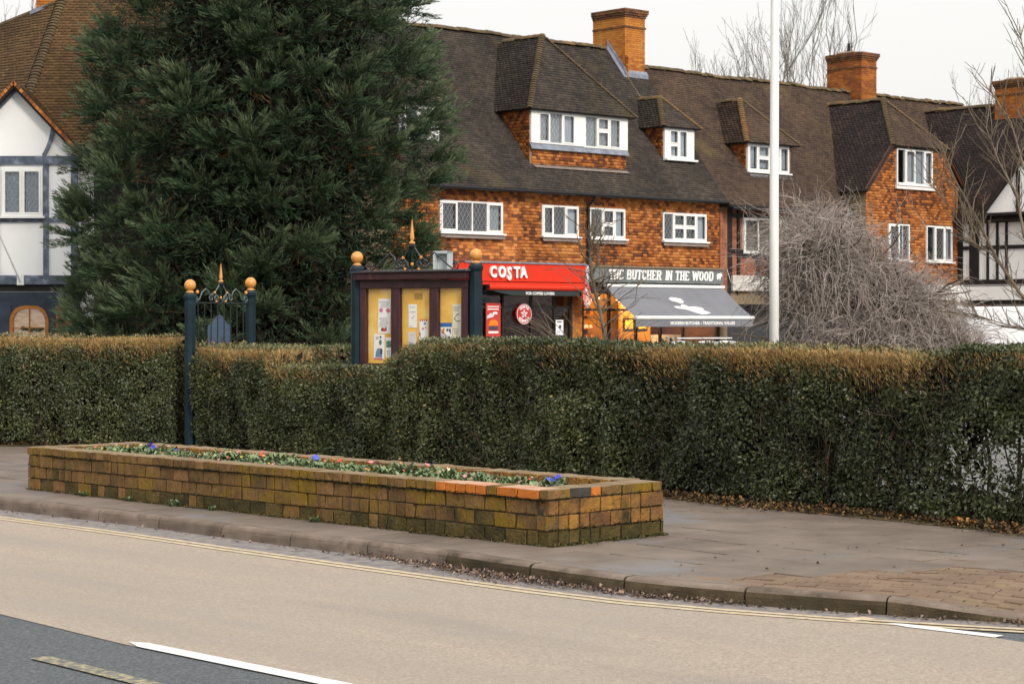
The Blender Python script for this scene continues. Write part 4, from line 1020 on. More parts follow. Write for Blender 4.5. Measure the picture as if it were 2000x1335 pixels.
# coffee shop glazing
f = MB()
for x in (-7.9,-6.75,-5.55,-4.35,-3.35,-2.66): f.box(x-.04,x+.04,.02,.12,.1,2.42)
f.box(-8,-2.62,.02,.12,2.42,2.62); f.box(-8,-2.62,.02,.12,2.02,2.10); f.box(-8,-2.62,.0,.16,.0,.5)
sfo = f.build('shopfront_frame', M['black_timber'], shop)
for a,b in ((-7.86,-6.79),(-6.71,-5.59),(-5.51,-4.39),(-4.31,-3.39),(-3.31,-2.70)):
    MB().box(a,b,.06,.066,.5,2.02).build('pane', M['glass_shop'], sfo); MB().box(a,b,.06,.066,2.10,2.42).build('pane', M['glass_shop'], sfo)
# butcher glazing
f = MB()
for x in (-2.1,-.9,.35,1.5,2.6,4.26): f.box(x-.035,x+.035,.02,.12,.1,2.5)
f.box(-2.14,4.3,.02,.12,2.5,2.9); f.box(-2.14,4.3,.0,.16,0,.45); f.box(-2.14,4.3,.02,.12,1.95,2.02)
sfb = f.build('shopfront_frame', M['black_timber'], shop)
for a,b in ((-2.06,-.94),(-.86,.31),(.39,1.46),(1.54,2.56),(2.64,4.22)):
    MB().box(a,b,.06,.066,.45,1.95).build('pane', M['glass_shop'], sfb); MB().box(a,b,.06,.066,2.02,2.5).build('pane', M['glass_shop'], sfb)
# inside the butcher: shelves with goods, framed pictures, lamps
sh = MB()
for z in (.9,1.35,1.8,2.25): sh.box(-2.1,1.2,2.75,3.15,z,z+.04)
sh.box(-.9,-.82,2.75,3.18,0,2.5); sh.box(.3,.38,2.75,3.18,0,2.5)
shf = sh.build('shelf', M['orange_wood'], shop)
for z in (.94,1.39,1.84,2.29):
    x = -2.0
    while x < 1.15:
        wj = random.uniform(.06,.17); hj = random.uniform(.10,.32)
        if random.random() < .8: MB().lathe([(wj*.5,0),(wj*.5,hj*.7),(wj*.3,hj*.85),(wj*.3,hj)],(x,2.9,z),8).build('jar', random.choice([M['gold'],M['orange_wood'],M['brown_wall'],M['p_orange'],M['paper'],M['dark']]), shf)
        x += wj+.05
fw_ = MB().box(1.5,2.95,1.9,2.0,0,2.3).build('partition', M['amber_wood'], shop)
for xx in (1.62,2.28):
    p = MB().box(xx,xx+.5,1.87,1.9,1.30,1.72).build('picture_frame', M['black_timber'], fw_); MB().box(xx+.06,xx+.44,1.862,1.869,1.36,1.66).build('picture', M['cork'], p)
ctr = MB().box(3.0,4.2,1.6,2.2,0,1.15).build('counter', M['paper_grey'], shop)
for k, (x, y, z) in enumerate([(-1.75,.9,2.36),(-1.45,1.1,2.38),(-.95,1.0,2.34),(-.3,1.2,2.36),(.6,1.1,2.33)]):
    lp = thing('pendant_lamp', ['lit globe lamp hanging at the left end of the butcher window','second lit globe lamp from the left in the butcher window','third lit globe lamp in the butcher window above the shelves','fourth lit globe lamp from the left in the butcher window','rightmost lit globe lamp beside the awning edge'][k], 'lamp', (0,0,0), AA, 'lit lamps in the butcher shop')
    c_, s_ = math.cos(AA), math.sin(AA); lp.location = (AO[0]+c_*x-s_*y, AO[1]+s_*x+c_*y, z)
    MB().lathe([(.02,-.075),(.065,-.05),(.085,0),(.065,.05),(.02,.075)],(0,0,0),12).build('bulb', M['bulb'], lp, smooth=True)
    MB().tube([(0,0,.075),(0,0,.62)],.008,5).build('cord', M['black_metal'], lp)
def point(nm, x, y, z, e, col, r=.25):
    d = bpy.data.lights.new(nm,'POINT'); d.energy = e; d.color = col; d.shadow_soft_size = r; o = bpy.data.objects.new(nm,d); link(o)
    c_, s_ = math.cos(AA), math.sin(AA); o.location = (AO[0]+c_*x-s_*y, AO[1]+s_*x+c_*y, z)
point('shop_lamp_light', -.9,1.4,2.2,150,(1,.62,.26)); point('shop_lamp_light', 1.0,1.2,2.2,110,(1,.62,.26)); point('shop_lamp_light', 2.6,1.0,2.3,150,(1,.68,.34))
point('cafe_lamp_light', -5.0,2.4,2.3,30,(1,.6,.35))
# counter furniture in the cafe seen through the glass
cf = MB().box(-6.6,-3.2,2.6,3.1,0,1.15); cf.box(-6.5,-3.3,3.9,4.1,1.5,1.56); cf.build('counter', M['orange_wood'], shop)
mb = MB()
for k in range(9): mb.lathe([(.05,0),(.06,.12),(.03,.2)],(-6.2+k*.31,3.98,1.56),8)
mb.build('bottle', M['p_orange'], shop, kind='stuff')

def A_thing(name, label, cat, x, y, z, group=None):
    c_, s_ = math.cos(AA), math.sin(AA)
    return thing(name, label, cat, (AO[0]+c_*x-s_*y, AO[1]+s_*x+c_*y, z), AA, group)
# coffee shop sign
t = A_thing('shop_sign', 'red shop fascia with raised white coffee shop name', 'sign', -5, -.12, 2.84)
MB().prism([(-2.92,0,0),(2.70,0,0),(2.70,0,.55),(-2.45,0,.55),(-2.74,0,.42)],(0,-.16,0)).build('panel', M['red'], t)
MB().box(-2.4,2.74,-.20,.04,.55,.60).build('cornice', M['lead'], t)
MB().box(2.70,2.80,-.2,.05,-.35,.56).build('end_bracket', M['paper_grey'], t)
for ch, x, z, sz, sxx in (('C',-1.40,.13,.46,.80),('O',-1.06,.13,.46,.80),('S',-.70,.06,.54,.70),('T',-.42,.13,.46,.86),('A',-.15,.13,.46,.86)):
    text_part(ch,'letter',M['letter_white'],t,(x,-.20,z),sz,ext=.035,offset=.019,sx=sxx)
t = A_thing('awning', 'rolled-up red awning with dark valance under the red fascia', 'awning', -4.6, -.2, 2.55)
mb = MB(); mb.box(-2.15,2.30,-.20,.02,.18,.26); mb.build('cassette', M['red'], t)
MB().tube([(-1.95,-.22,.10),(2.30,-.22,.10)],.085,12).build('front_bar', M['red'], t, smooth=False)
MB().prism([(-1.98,-.30,.19),(-1.98,-.12,.19),(-1.98,-.05,.0),(-2.04,-.12,-.05),(-2.06,-.25,.02)],(.04,0,0)).build('end_cap', M['black_metal'], t)
MB().prism([(-1.9,-.235,.02),(2.28,-.235,.02),(2.28,-.235,-.14),(-1.0,-.235,-.14),(-1.6,-.235,-.04)],(0,.012,0)).build('valance', flat('dark_valance',(.03,.04,.04),.8), t)
text_part('FOR COFFEE LOVERS','lettering',M['letter_white'],t,(-.42,-.242,-.115),.125,ext=.003,offset=.003,sx=1.03)
def disc_sign(name, label, x, y, z, r, rz, two=True):
    t = A_thing(name, label, 'sign', x, y, z, 'round red coffee shop signs'); t.rotation_euler = (0,0,AA+rz)
    mb = MB(); n = 28
    vs = [(r*math.cos(2*math.pi*k/n), -.03, r*math.sin(2*math.pi*k/n)) for k in range(n)]; mb.prism(vs,(0,.06,0)); mb.build('disc', M['red_sign'], t)
    b = MB()
    def ring(mb, r0, r1, y):
        for k in range(24):
            a, c = 2*math.pi*k/24, 2*math.pi*(k+1)/24
            mb.add([(r0*math.cos(a),y,r0*math.sin(a)),(r1*math.cos(a),y,r1*math.sin(a)),(r1*math.cos(c),y,r1*math.sin(c)),(r0*math.cos(c),y,r0*math.sin(c))],[(0,1,2,3)])
    ring(b, r*.92, r*.97, -.034); b.build('rim', M['paper'], t)
    bean = MB()
    for k in range(5):
        a = math.pi/2+k*1.2566
        c = (math.cos(a)*r*.26, math.sin(a)*r*.26); pts = []
        for q in range(8):
            an = q*math.pi/4; px, pz = math.cos(an)*r*.20, math.sin(an)*r*.12; pts.append((c[0]+px*math.cos(a)-pz*math.sin(a), -.034, c[1]+px*math.sin(a)+pz*math.cos(a)))
        bean.add(pts, [tuple(range(8))])
    bean.build('emblem', M['paper_grey'], t)
    for s, base, sg in (('COSTA', math.pi/2, -1), ('COFFEE', -math.pi/2, 1)):
        for i, chh in enumerate(s):
            a = base+sg*(i-(len(s)-1)/2)*.36; rr = r*.60 if sg < 0 else r*.82
            text_part(chh,'letter',M['letter_white'],t,(math.cos(a)*rr,-.036,math.sin(a)*rr),r*.36,rot=(math.pi/2,-(a-math.pi/2) if sg < 0 else -(a+math.pi/2),0),ext=.001,offset=.008,align='CENTER')
    return t
disc_sign('round_sign','round red projecting sign with white rim between the two shops',-2.45,-.48,2.38,.34,.42)
disc_sign('round_sign','round red disc sign with white emblem hung inside the coffee shop window',-4.73,-.02,1.84,.32,0)
br = MB().tube([(-2.42,-.05,2.75),(-2.42,-.5,2.75),(-2.42,-.5,2.70)],.015,6); br.build('sign_bracket', M['black_metal'], shop)
t = A_thing('window_poster','red poster with an orange snack and white lettering in the coffee shop window','poster',-5.98,.0,1.15)
MB().box(-.30,.30,-.01,.0,0,1.02).build('sheet', M['red_poster'], t)
mb = MB(); mb.box(-.24,.24,-.014,-.0105,.90,.93); mb.box(-.24,.22,-.014,-.0105,.82,.855); mb.box(-.02,.16,-.014,-.0105,.68,.75); mb.box(-.2,.2,-.0135,-.0105,.10,.16); mb.build('print', M['letter_white'], t, kind='stuff')
mb = MB(); mb.prism([(-.20,-.014,.34),(.2,-.014,.34),(.17,-.014,.46),(.05,-.014,.52),(-.12,-.014,.50)],(0,.003,0)); mb.build('print', M['p_orange'], t, kind='stuff')
mb = MB(); mb.prism([(-.18,-.014,.20),(.18,-.014,.20),(.2,-.014,.31),(-.2,-.014,.31)],(0,.003,0)); mb.build('print', M['ink_dark'], t, kind='stuff')
mb = MB(); mb.prism([(-.26,-.014,.55),(0,-.014,.6),(.02,-.014,.68),(-.12,-.014,.72),(-.26,-.014,.62)],(0,.003,0)); mb.build('print', M['paper_grey'], t, kind='stuff')
t = A_thing('menu_board','small white menu card with dark diamond in the coffee shop door','sign',-3.2,-.01,1.0)
MB().box(-.15,.17,-.02,0,.18,.66).build('card', M['paper'], t)
mb = MB(); mb.prism([(-.05,-.024,.42),(.02,-.024,.36),(.09,-.024,.44),(.02,-.024,.52)],(0,.003,0)); mb.box(-.1,.1,-.024,-.0205,.58,.62); mb.box(-.1,.0,-.024,-.0205,.28,.30); mb.build('print', M['ink_dark'], t, kind='stuff')
# butcher sign
t = A_thing('shop_sign', 'grey butcher shop fascia with white slab-serif lettering and a small pig', 'sign', 1.1, -.06, 2.87)
MB().box(-3.18,3.24,-.14,.06,0,.48).build('panel', M['grey_fascia'], t)
MB().box(-3.2,3.27,-.19,.06,.482,.54).build('cornice', M['mortar'], t)
words = "THE BUTCHER IN THE WOOD"; X = -2.30; adv = dict(T=.235,H=.255,E=.225,B=.25,U=.255,C=.235,R=.255,I=.135,N=.27,W=.345,O=.255,D=.26)
tot = sum(adv[c] if c != ' ' else .14 for c in words); k_ = 5.02/tot
for c in words:
    if c == ' ': X += .14*k_; continue
    slab_letter(c, X, -.155, .10, adv[c]*k_*(1.0 if c != 'I' else 1.6)-.02, .31, M['letter_white'], t, .052); X += adv[c]*k_
pig = [(2.92,.20),(2.95,.14),(2.98,.14),(2.985,.19),(3.05,.19),(3.06,.13),(3.09,.13),(3.10,.20),(3.14,.26),(3.19,.27),(3.19,.32),(3.15,.34),(3.13,.39),(3.09,.36),(2.96,.35),(2.91,.30)]
MB().prism([(x-.02,-.15,z) for x, z in pig],(0,.008,0)).build('emblem', M['letter_white'], t)
t = A_thing('awning', 'grey canvas awning pulled out over the butcher shop with white front rail', 'awning', 1.5, -.1, 2.70)
MB().box(-2.75,2.88,-.13,.06,.03,.12).build('cassette', M['white'], t)
cw = [(-2.78,-.10,.02),(2.86,-.10,.02),(2.74,-1.50,-.95),(-2.90,-1.50,-.95)]; V = []; F = []
nu, nv_ = 24, 10
for j in range(nv_+1):
    for i in range(nu+1):
        u_, v_ = i/nu, j/nv_; p = (Vector(cw[0])*(1-u_)+Vector(cw[1])*u_)*(1-v_)+(Vector(cw[3])*(1-u_)+Vector(cw[2])*u_)*v_
        p.z -= .05*math.sin(math.pi*v_); V.append(tuple(p))
for j in range(nv_):
    for i in range(nu): F.append((j*(nu+1)+i, j*(nu+1)+i+1, (j+1)*(nu+1)+i+1, (j+1)*(nu+1)+i))
obj('canopy', np_mesh('canopy', V, F, M['canvas'], smooth=True), t)
MB().tube([(-2.92,-1.52,-.97),(2.76,-1.52,-.97)],.058,10).build('front_rail', M['white'], t)
MB().prism([(-2.88,-1.525,-1.03),(2.72,-1.525,-1.03),(2.72,-1.525,-1.26),(-2.88,-1.525,-1.26)],(0,.008,0)).build('valance', M['canvas'], t)
text_part('MODERN BUTCHER - TRADITIONAL VALUES','lettering',M['letter_white'],t,(-1.30,-1.53,-1.19),.135,ext=.002,offset=.004,sx=1.15)
arm = MB()
for x in (-2.0,1.9): arm.tube([(x,-.05,-.35),(x-.35,-.8,-.75),(x,-1.48,-.98)],.025,6)
arm.build('folding_arm', M['white'], t)
def on_canopy(u_, v_):
    p = (Vector(cw[0])*(1-u_)+Vector(cw[1])*u_)*(1-v_)+(Vector(cw[3])*(1-u_)+Vector(cw[2])*u_)*v_; p.z -= .05*math.sin(math.pi*v_); return p+Vector((0,-.006,.012))
def canopy_print(px):   # outline in photo-like units laid on the canvas
    return [tuple(on_canopy(u_, v_)) for u_, v_ in px]
lg = MB()
L1 = [(.50,.27),(.545,.22),(.60,.24),(.645,.27),(.65,.36),(.625,.42),(.585,.42),(.56,.38),(.52,.34)]
L2 = [(.475,.54),(.535,.53),(.575,.56),(.57,.50),(.60,.46),(.63,.50),(.65,.56),(.71,.54),(.78,.58),(.80,.64),(.77,.68),(.80,.73),(.83,.80),(.77,.84),(.70,.85),(.64,.76),(.60,.68),(.56,.64),(.49,.62)]
L1, L2 = [[(.41+(a-.475)*.73, .30+(c-.22)*.95) for a, c in L] for L in (L1,L2)]
for L in (L1,L2): lg.prism(canopy_print(L),(0,-.001,.002))
lg.build('emblem', M['letter_white'], t)
# cream end pier and the timber-framed neighbour --------------------------------
timber = A_thing('timber_framed_house','black timber-framed red brick house with cream fascia joining the shops','building',4.36,0,0)
b = MB(); b.box(.0,.36,-.03,.3,0,5.5); b.box(.36,6.7,.10,.3,2.2,5.5); wl = b.build('wall', M['mortar'], timber)
hw = [(1.30,3.55,3.95,5.30)]
bricks_joined('pier_bricks', brick_rect(.0,.34,2.2,5.45,0), -.03, M['brick_red'], timber)
bricks_joined('infill_bricks', brick_rect(.66,6.6,3.2,5.5,0,holes=hw), .10, M['brick_red'], timber)
b = MB(); yb0, yb1 = .02,.16
for x, w2 in ((.40,.28),(.98,.11),(3.62,.14),(4.6,.12),(5.6,.12)): b.box(x,x+w2,yb0,yb1,2.55,5.5)
b.box(.42,6.7,yb0-.006,yb1,5.44,5.60); b.box(.68,6.7,yb0-.003,yb1,5.18,5.30); b.box(.68,1.3,yb0-.003,yb1,3.98,4.08); b.box(1.09,3.62,yb0-.003,yb1,3.82,3.93); b.box(2.0,2.1,yb0-.002,yb1,3.2,3.82)
b.box(-.02,6.7,-.55,.1,5.50,5.56)
b.build('timber_frame', M['black_timber'], timber)
window(timber,1.26,3.56,3.95,5.18,.06,[(1,0,1),(1,0,0),(1,0,1)],lat=(),cur=(0,1,2),sill=False)
MB().box(.62,6.6,-.06,.08,2.66,3.19).build('cream_fascia', mat('cream_panel',[(0,(.48,.45,.41)),(1,(.62,.59,.55))],.7,2), timber)
MB().prism([(-.02,-.06,5.5),(.40,-.06,5.5),(.14,-.06,5.92)],(0,-.02,0)).build('lead_flashing', M['lead'], timber)
MB().tube([(.3,-.06,3.4),(.45,-.10,3.0),(.75,-.10,2.8)],.012,5).build('cable', M['paper_grey'], timber)
g_ = MB(); g_.tube([(.0,-.60,5.44),(6.6,-.60,5.44)],.05,8); g_.build('gutter', M['black_metal'], timber)
mb = MB().box(.6,6.6,.6,.7,0,2.6); mb.build('shopfront', M['dark'], timber)

# gabled tile-hung wing ----------------------------------------------------------
gab = A_thing('tile_hung_house','orange tile-hung gabled house with half-hipped roof behind the tangled bush','building',14.1,-1.0,0)
wn = [(-1.26,.90,6.62,7.92),(.53,2.13,3.83,5.15),(-1.75,-.5,3.83,5.15)]
b = MB(); wall_holes(b,-3.0,2.55,0,6.3,.02,.25,wn); wall_holes(b,-1.67,1.67,6.3,7.97,.02,.25,wn)
b.prism([(-3.0,.02,6.3),(-1.67,.02,6.3),(-1.67,.02,7.95)],(0,.23,0)); b.prism([(1.67,.02,6.3),(2.55,.02,6.3),(2.55,.02,6.95),(1.67,.02,7.95)],(0,.23,0))
b.box(-3.0,-2.8,.25,2,0,6.3); b.box(2.35,2.55,.25,2,0,6.9); b.build('wall', M['mortar'], gab)
tiled('hung_tiles', [[(-3.0,.02,3.0),(2.55,.02,3.0),(2.55,.02,6.95),(1.67,.02,7.97),(-1.67,.02,7.97),(-3.0,.02,6.3)]], (0,-1,0), M['hung'], gab, holes=wn, sag=0, th=.022)
window(gab,*wn[0],-.0,[(.8,0,0),(1,0,1),(1,0,0),(.8,0,1)],cur=(1,2,3),lat=(),apron=False)
MB().box(-1.36,1.0,-.12,-.03,6.44,6.56).build('sill', M['white'], gab)
window(gab,*wn[1],-.0,[(.8,0,0),(1,0,1),(.8,0,1)],lat=(1,),cur=(2,),apron=False)
window(gab,*wn[2],-.0,[(1,0,1),(1,0,0)],lat=(0,1),cur=(),apron=False)
Lp = [(-3.22,-.2,6.28),(-1.67,-.2,8.0),(0,1.5,9.85),(0,4.4,9.85),(-3.22,1.2,6.28)]
Rp = [(2.85,-.2,6.66),(1.67,-.2,8.0),(0,1.5,9.85),(0,4.4,9.85),(2.85,1.55,6.66)]
Fp = [(-1.67,-.2,8.0),(1.67,-.2,8.0),(0.04,1.5,9.85),(-.04,1.5,9.85)]
groof = slab_under([Lp,Rp,Fp], M['under'], 'roof', gab)
M['roof_plum'] = mat('roof_tile_plum', [(0,(.022,.017,.017)),(.5,(.045,.032,.030)),(.85,(.075,.05,.042)),(1,(.15,.08,.05))], .85, .5, 5, wn=.6, wt=.7, bump=.5, bscale=50)
tiled('roof_tiles', [('p',(-1,0,1),Lp),('p',(1,0,1),Rp)], (0,0,1), M['roof_plum'], groof, sag=.02)
tiled('roof_tiles', [('p',(0,-1,1),Fp)], (0,0,1), M['roof_brown'], groof, sag=.02)
bonnets('hip_tiles', Fp[0],(-.04,1.5,9.85), M['ridge'], groof, r=.09, out=(-.6,-.6,0)); bonnets('hip_tiles', Fp[1],(.04,1.5,9.85), M['ridge'], groof, r=.08, out=(.6,-.6,0))
ridge_row((0,1.5,9.87),(0,4.4,9.87), groof, M['ridge'])
MB().box(-1.6,1.6,-.12,.05,7.93,7.975).build('soffit', M['black_timber'], gab)
MB().beam((-3.15,-.12,6.30),(-1.62,-.12,8.0),.06,.16).build('verge_board', M['chimney_cap'], gab); MB().beam((2.75,-.12,6.72),(1.62,-.12,8.0),.06,.16).build('verge_board', M['chimney_cap'], gab)
MB().box(-.4,2.5,-.15,.0,2.42,2.95).build('shop_fascia', M['white'], gab)

# timbered house closing the view on the right -----------------------------------
DO, DA = (16.82,77.48), math.radians(-47.64)
dh = thing('timbered_house','white half-timbered house with dark roof and gable behind the bare tree','building',(DO[0],DO[1],0),DA)
b = MB(); b.box(0,8,.02,.25,2.95,5.45); b.box(-.1,8,.5,.7,0,2.95); b.build('wall', M['render'], dh)
b = MB()
for x, w2 in ((.0,.22),(.52,.42),(1.28,.10),(1.70,.10),(2.1,.10),(3.1,.14),(4.2,.14),(5.4,.14)): b.box(x,x+w2,-.03,.1,3.1,5.32)
b.box(-.02,8,-.036,.1,4.28,4.42); b.box(-.02,8,-.05,.1,2.98,3.16); b.box(-.02,8,-.04,.1,5.26,5.42); b.build('timber_frame', M['black_timber'], dh)
MB().box(.1,8,-.04,.3,2.40,2.90).build('shop_fascia', M['render'], dh); MB().box(.1,8,.0,.3,2.24,2.395).build('shop_lintel', M['black_timber'], dh)
MB().box(.1,1.4,.05,.28,2.2,2.39).build('brick_lintel', M['brick_red'], dh)
zD = lambda y: 5.32+1.15*(y+.35)
Dp = [(-4.5,-.35,zD(-.35)),(9,-.35,zD(-.35)),(9,3.75,zD(3.75)),(-4.5,3.75,zD(3.75))]; Db = [(-4.5,3.75,zD(3.75)-.02),(9,3.75,zD(3.75)-.02),(9,8,5.2),(-4.5,8,5.2)]
droof = slab_under([Dp,Db], M['under'], 'roof', dh)
Dv = [(-.05,-.35,zD(-.35)),(4.5,-.35,zD(-.35)),(4.5,3.75,zD(3.75)),(-4.5,3.75,zD(3.75)),(-4.5,2.3,zD(2.3))]
tiled('roof_tiles', [Dv], (0,-1,1), M['roof_plum'], droof, sag=.02)
ridge_row((-4.5,3.75,zD(3.75)+.02),(4.5,3.75,zD(3.75)+.02), droof, M['ridge'])
gf = MB(); gf.prism([(1.55,-.55,5.55),(6.35,-.55,5.55),(3.95,-.55,8.25)],(0,.2,0)); gw = gf.build('gable', M['render'], dh)
b = MB(); b.beam((1.45,-.60,5.52),(3.95,-.60,8.33),.10,.18); b.beam((6.45,-.60,5.52),(3.95,-.60,8.33),.10,.18); b.box(2.95,3.1,-.6,-.5,5.6,7.1); b.box(1.5,6.4,-.6,-.5,5.5,5.6); b.build('barge_board', M['black_timber'], gw)
GL = [(1.40,-.80,5.44),(3.95,-.80,8.36),(3.95,1.9,8.36),(1.40,-.2,5.44)]; GR = [(6.5,-.80,5.44),(3.95,-.80,8.36),(3.95,1.9,8.36),(6.5,-.2,5.44)]
slab_under([GL,GR], M['under'], 'gable_roof', dh); tiled('gable_roof_tiles', [('p',(-1,0,1),GL)], (0,0,1), M['roof_brown'], dh, sag=0)
chimney('chimney',-.55,.9,3.2,4.3,9.0,11.0,.36,droof,False)

# timbered house on the left -----------------------------------------------------
eh = thing('timbered_house','white gabled house with blue-grey timbers and brown hipped roof left of the conifer','building',(-12.3,51.0,0),0)
hl = [(-.36,.66,4.23,5.42)]
b = MB(); wall_holes(b,-1.5,1.5,2.56,5.8,.02,.25,hl); b.prism([(-1.52,.02,5.8),(1.52,.02,5.8),(0,.02,7.38)],(0,.23,0)); b.box(-1.5,-1.3,.25,3,0,5.8); b.box(1.3,1.5,.25,3,0,5.8); b.box(-6,-1.5,.9,1.1,0,6.0)
MB().box(1.8,8,.6,.8,0,6.0).build('shadow_toned_wing', M['wing_shadow'], eh); MB().box(1.5,1.798,.6,.8,0,6.0).build('rendered_wing', M['render'], eh); MB().box(-1.5,-.6,.3,.5,0,2.02).build('shopfront_wall', M['blue_dark'], eh)  # wing wall right of the render strip painted as shadow between the sprays
b.build('wall', M['render'], eh)
b = MB()
b.box(-1.52,1.54,-.05,.06,5.51,5.72); b.box(-1.52,1.54,-.035,.06,4.08,4.19); b.box(-1.55,1.56,-.07,.06,2.54,2.76)
b.box(.67,.80,-.04,.06,2.76,5.51); b.box(1.36,1.52,-.045,.06,2.76,5.51); b.box(-.55,-.42,-.04,.06,2.76,5.51)
b.beam((-1.60,-.03,5.72),(-.0,-.03,7.40),.10,.15,up=(0,-1,0)) ; b.beam((1.60,-.034,5.72),(.0,-.034,7.40),.10,.15,up=(0,-1,0))
for i in range(6):
    t0, t1 = i/6, (i+1)/6; q = lambda t: (.68+.23*t+.04*math.sin(math.pi*t), -.025, 5.72+.68*t); b.beam(q(t0),q(t1),.09,.06,up=(0,-1,0))
b.build('timber_frame', M['blue_timber'], eh)
window(eh,*hl[0],-.0,[(1,0,1),(1,0,1)],lat=(0,1),cur=(),sill=True,apron=False)
wo_ = [c for c in eh.children if c.name.startswith('window')][0]
for a, b2 in ((-.28,.10),(.20,.58)): MB().box(a,b2,.05,.06,4.3,5.36).build('curtain', mat('blue_grey_net',[(0,(.14,.18,.22)),(1,(.34,.40,.46))],.9,3,stretch=(6,6,.8)), wo_)
MB().box(-1.55,1.56,.05,.25,2.36,2.54).build('painted_jetty_shadow', M['black_timber'], eh)  # black strip stands in for the shadow gap under the jetty
b = MB(); b.box(-1.5,1.5,.05,.25,2.02,2.355); b.box(.76,.95,.03,.25,0,2.02); b.box(-.6,-.14,.03,.25,0,2.02); b.build('shopfront_frame', M['blue_dark'], eh)
ar = MB(); xs = [(-.14+.9*i/14) for i in range(15)]
def arch(x, in_=0): c = .31; r = .45-in_; u_ = min(1,abs(x-c)/r); return 1.62-in_*.2+.36*(1-u_**3.2)**.6*(1-in_*.4)
for i in range(14): ar.prism([(xs[i],.06,arch(xs[i])),(xs[i+1],.06,arch(xs[i+1])),(xs[i+1],.06,2.02),(xs[i],.06,2.02)],(0,.15,0))
ar.build('arch_spandrel', M['blue_dark'], eh)
fr = MB(); pts_o = [(-.13,.04,0)]+[(x,.04,arch(x)-.01) for x in np.linspace(-.13,.75,17)]+[(.75,.04,0)]
for i in range(len(pts_o)-1): fr.beam(pts_o[i],pts_o[i+1],.085,.09,up=(0,-1,0))
fr.box(.295,.325,.03,.08,0,1.98); fr.box(-.1,.72,.035,.08,1.45,1.475); af = fr.build('arched_window', M['orange_wood'], eh)
MB().box(-.12,.74,.075,.08,0,1.96).build('pane', M['glass'], af); MB().box(-.12,.74,.12,.13,0,1.95).build('blind', M['pale_blind'], af)
dec = MB()
for k in range(14): dec.lathe([(.02,0),(.06,.03),(.04,.09)],(.12+random.random()*.5,.1,1.35+random.random()*.06),6)
dec.build('plants', M['needle'], af)
bricks_joined('brick_panel', brick_rect(.96,1.5,.2,2.02,0), .06, M['brick_red'], eh); MB().box(.95,1.5,.06,.2,0,2.02).build('brick_backing', M['mortar'], eh)
# gable roof
GLp = [(-1.72,-.28,5.66),(0,-.28,7.50),(0,1.6,7.50),(-1.72,.4,5.66)]; GRp = [(1.72,-.28,5.66),(0,-.28,7.50),(0,1.6,7.50),(1.72,.1,5.66)]
ge = slab_under([GLp,GRp], M['under'], 'gable_roof', eh); tiled('roof_tiles', [('p',(-1,0,1),GLp),('p',(1,0,1),GRp)], (0,0,1), M['roof_left'], ge, sag=0)
b = MB()
for sg in (-1,1):
    n = 22
    for k in range(n):
        t0, t1 = k/n, (k+1)/n; b.beam((sg*1.74*(1-t0),-.31,5.645+1.86*t0),(sg*1.74*(1-t1)-sg*.01,-.31,5.645+1.86*t1+.012),.07,.035,up=(0,-1,0))
b.build('verge_tiles', M['hung'], ge, kind='stuff')
# main hipped roof
hp0, hp1 = (-.2,.17,6.0), (.66,4.8,12.0)
ER = [hp0,(9.0,.17,6.0),(9.0,4.8,12.0),hp1]
hpm = (.38,3.297,10.05)
EL = [hp0,hpm,(-1.53,4.52,9.55),(-4.2,6.35,8.95),(-7.0,6.15,6.0)]
eroof = slab_under([ER,EL,[(.66,4.8,12.0),(9,4.8,12.0),(9,10,6),(.66,10,6)],[hpm,(-1.53,4.52,9.55),(-1.0,9,6),(.66,9,6)],[(-1.53,4.52,9.55),(-4.2,6.35,8.95),(-4,9,6),(-1.0,9,6)]], M['under'], 'roof', eh)
tiled('roof_tiles', [('p',(0,-1,1),[hp0,(7.0,.17,6.0),(7.0,3.9,10.83),(.49,3.9,10.83)])], (0,0,1), M['roof_left'], eroof, sag=.03)
tiled('roof_tiles', [('p',(-.5,-.6,.6),EL)], (0,0,1), M['roof_left'], eroof, sag=.03)
bonnets('hip_tiles', hp0, (.55,4.2,11.2), M['ridge'], eroof, r=.11, out=(-.6,-.8,0), sp=.105)
mb = MB()
for k in range(16):
    t0 = k/16; a = Vector(hpm).lerp(Vector((-4.2,6.35,8.95)),t0); b2 = Vector(hpm).lerp(Vector((-4.2,6.35,8.95)),t0+1/16); mb.tube([a+Vector((0,0,.0)),b2+Vector((0,0,.015))],[.10,.085],8)
mb.build('ridge_tiles', M['ridge'], eroof, kind='stuff')
MB().prism([(-.55,3.75,9.78),(.36,3.30,10.06),(.36,3.30,10.14),(-.55,3.75,9.88)],(.02,.03,0)).build('lead_flashing', M['lead'], eroof)
chimney('chimney',-.52,.2,4.35,5.2,9.4,11.6,.36,eroof,False)
MB().box(1.6,8,.05,.6,5.86,5.95).build('soffit', M['black_timber'], eh)
# flagpole leaning out from a bracket on the jetty
fp = thing('flagpole','slim white flagpole with round white top slanting from a bracket on the timbered house','pole',(-12.3+.11,50.9,2.64),0)
MB().box(-.07,.10,-.03,.02,-.12,.12).build('bracket', M['white'], fp)
MB().tube([(.02,-.02,-.05),(-.17,-.55,.65),(-.40,-1.15,1.46)],[.022,.019,.016],8).build('pole', M['pole'], fp)
MB().lathe([(.02,-.05),(.085,-.03),(.10,.0),(.085,.04),(.02,.06)],(-.41,-1.17,1.50),12).build('finial', M['white'], fp, smooth=True)
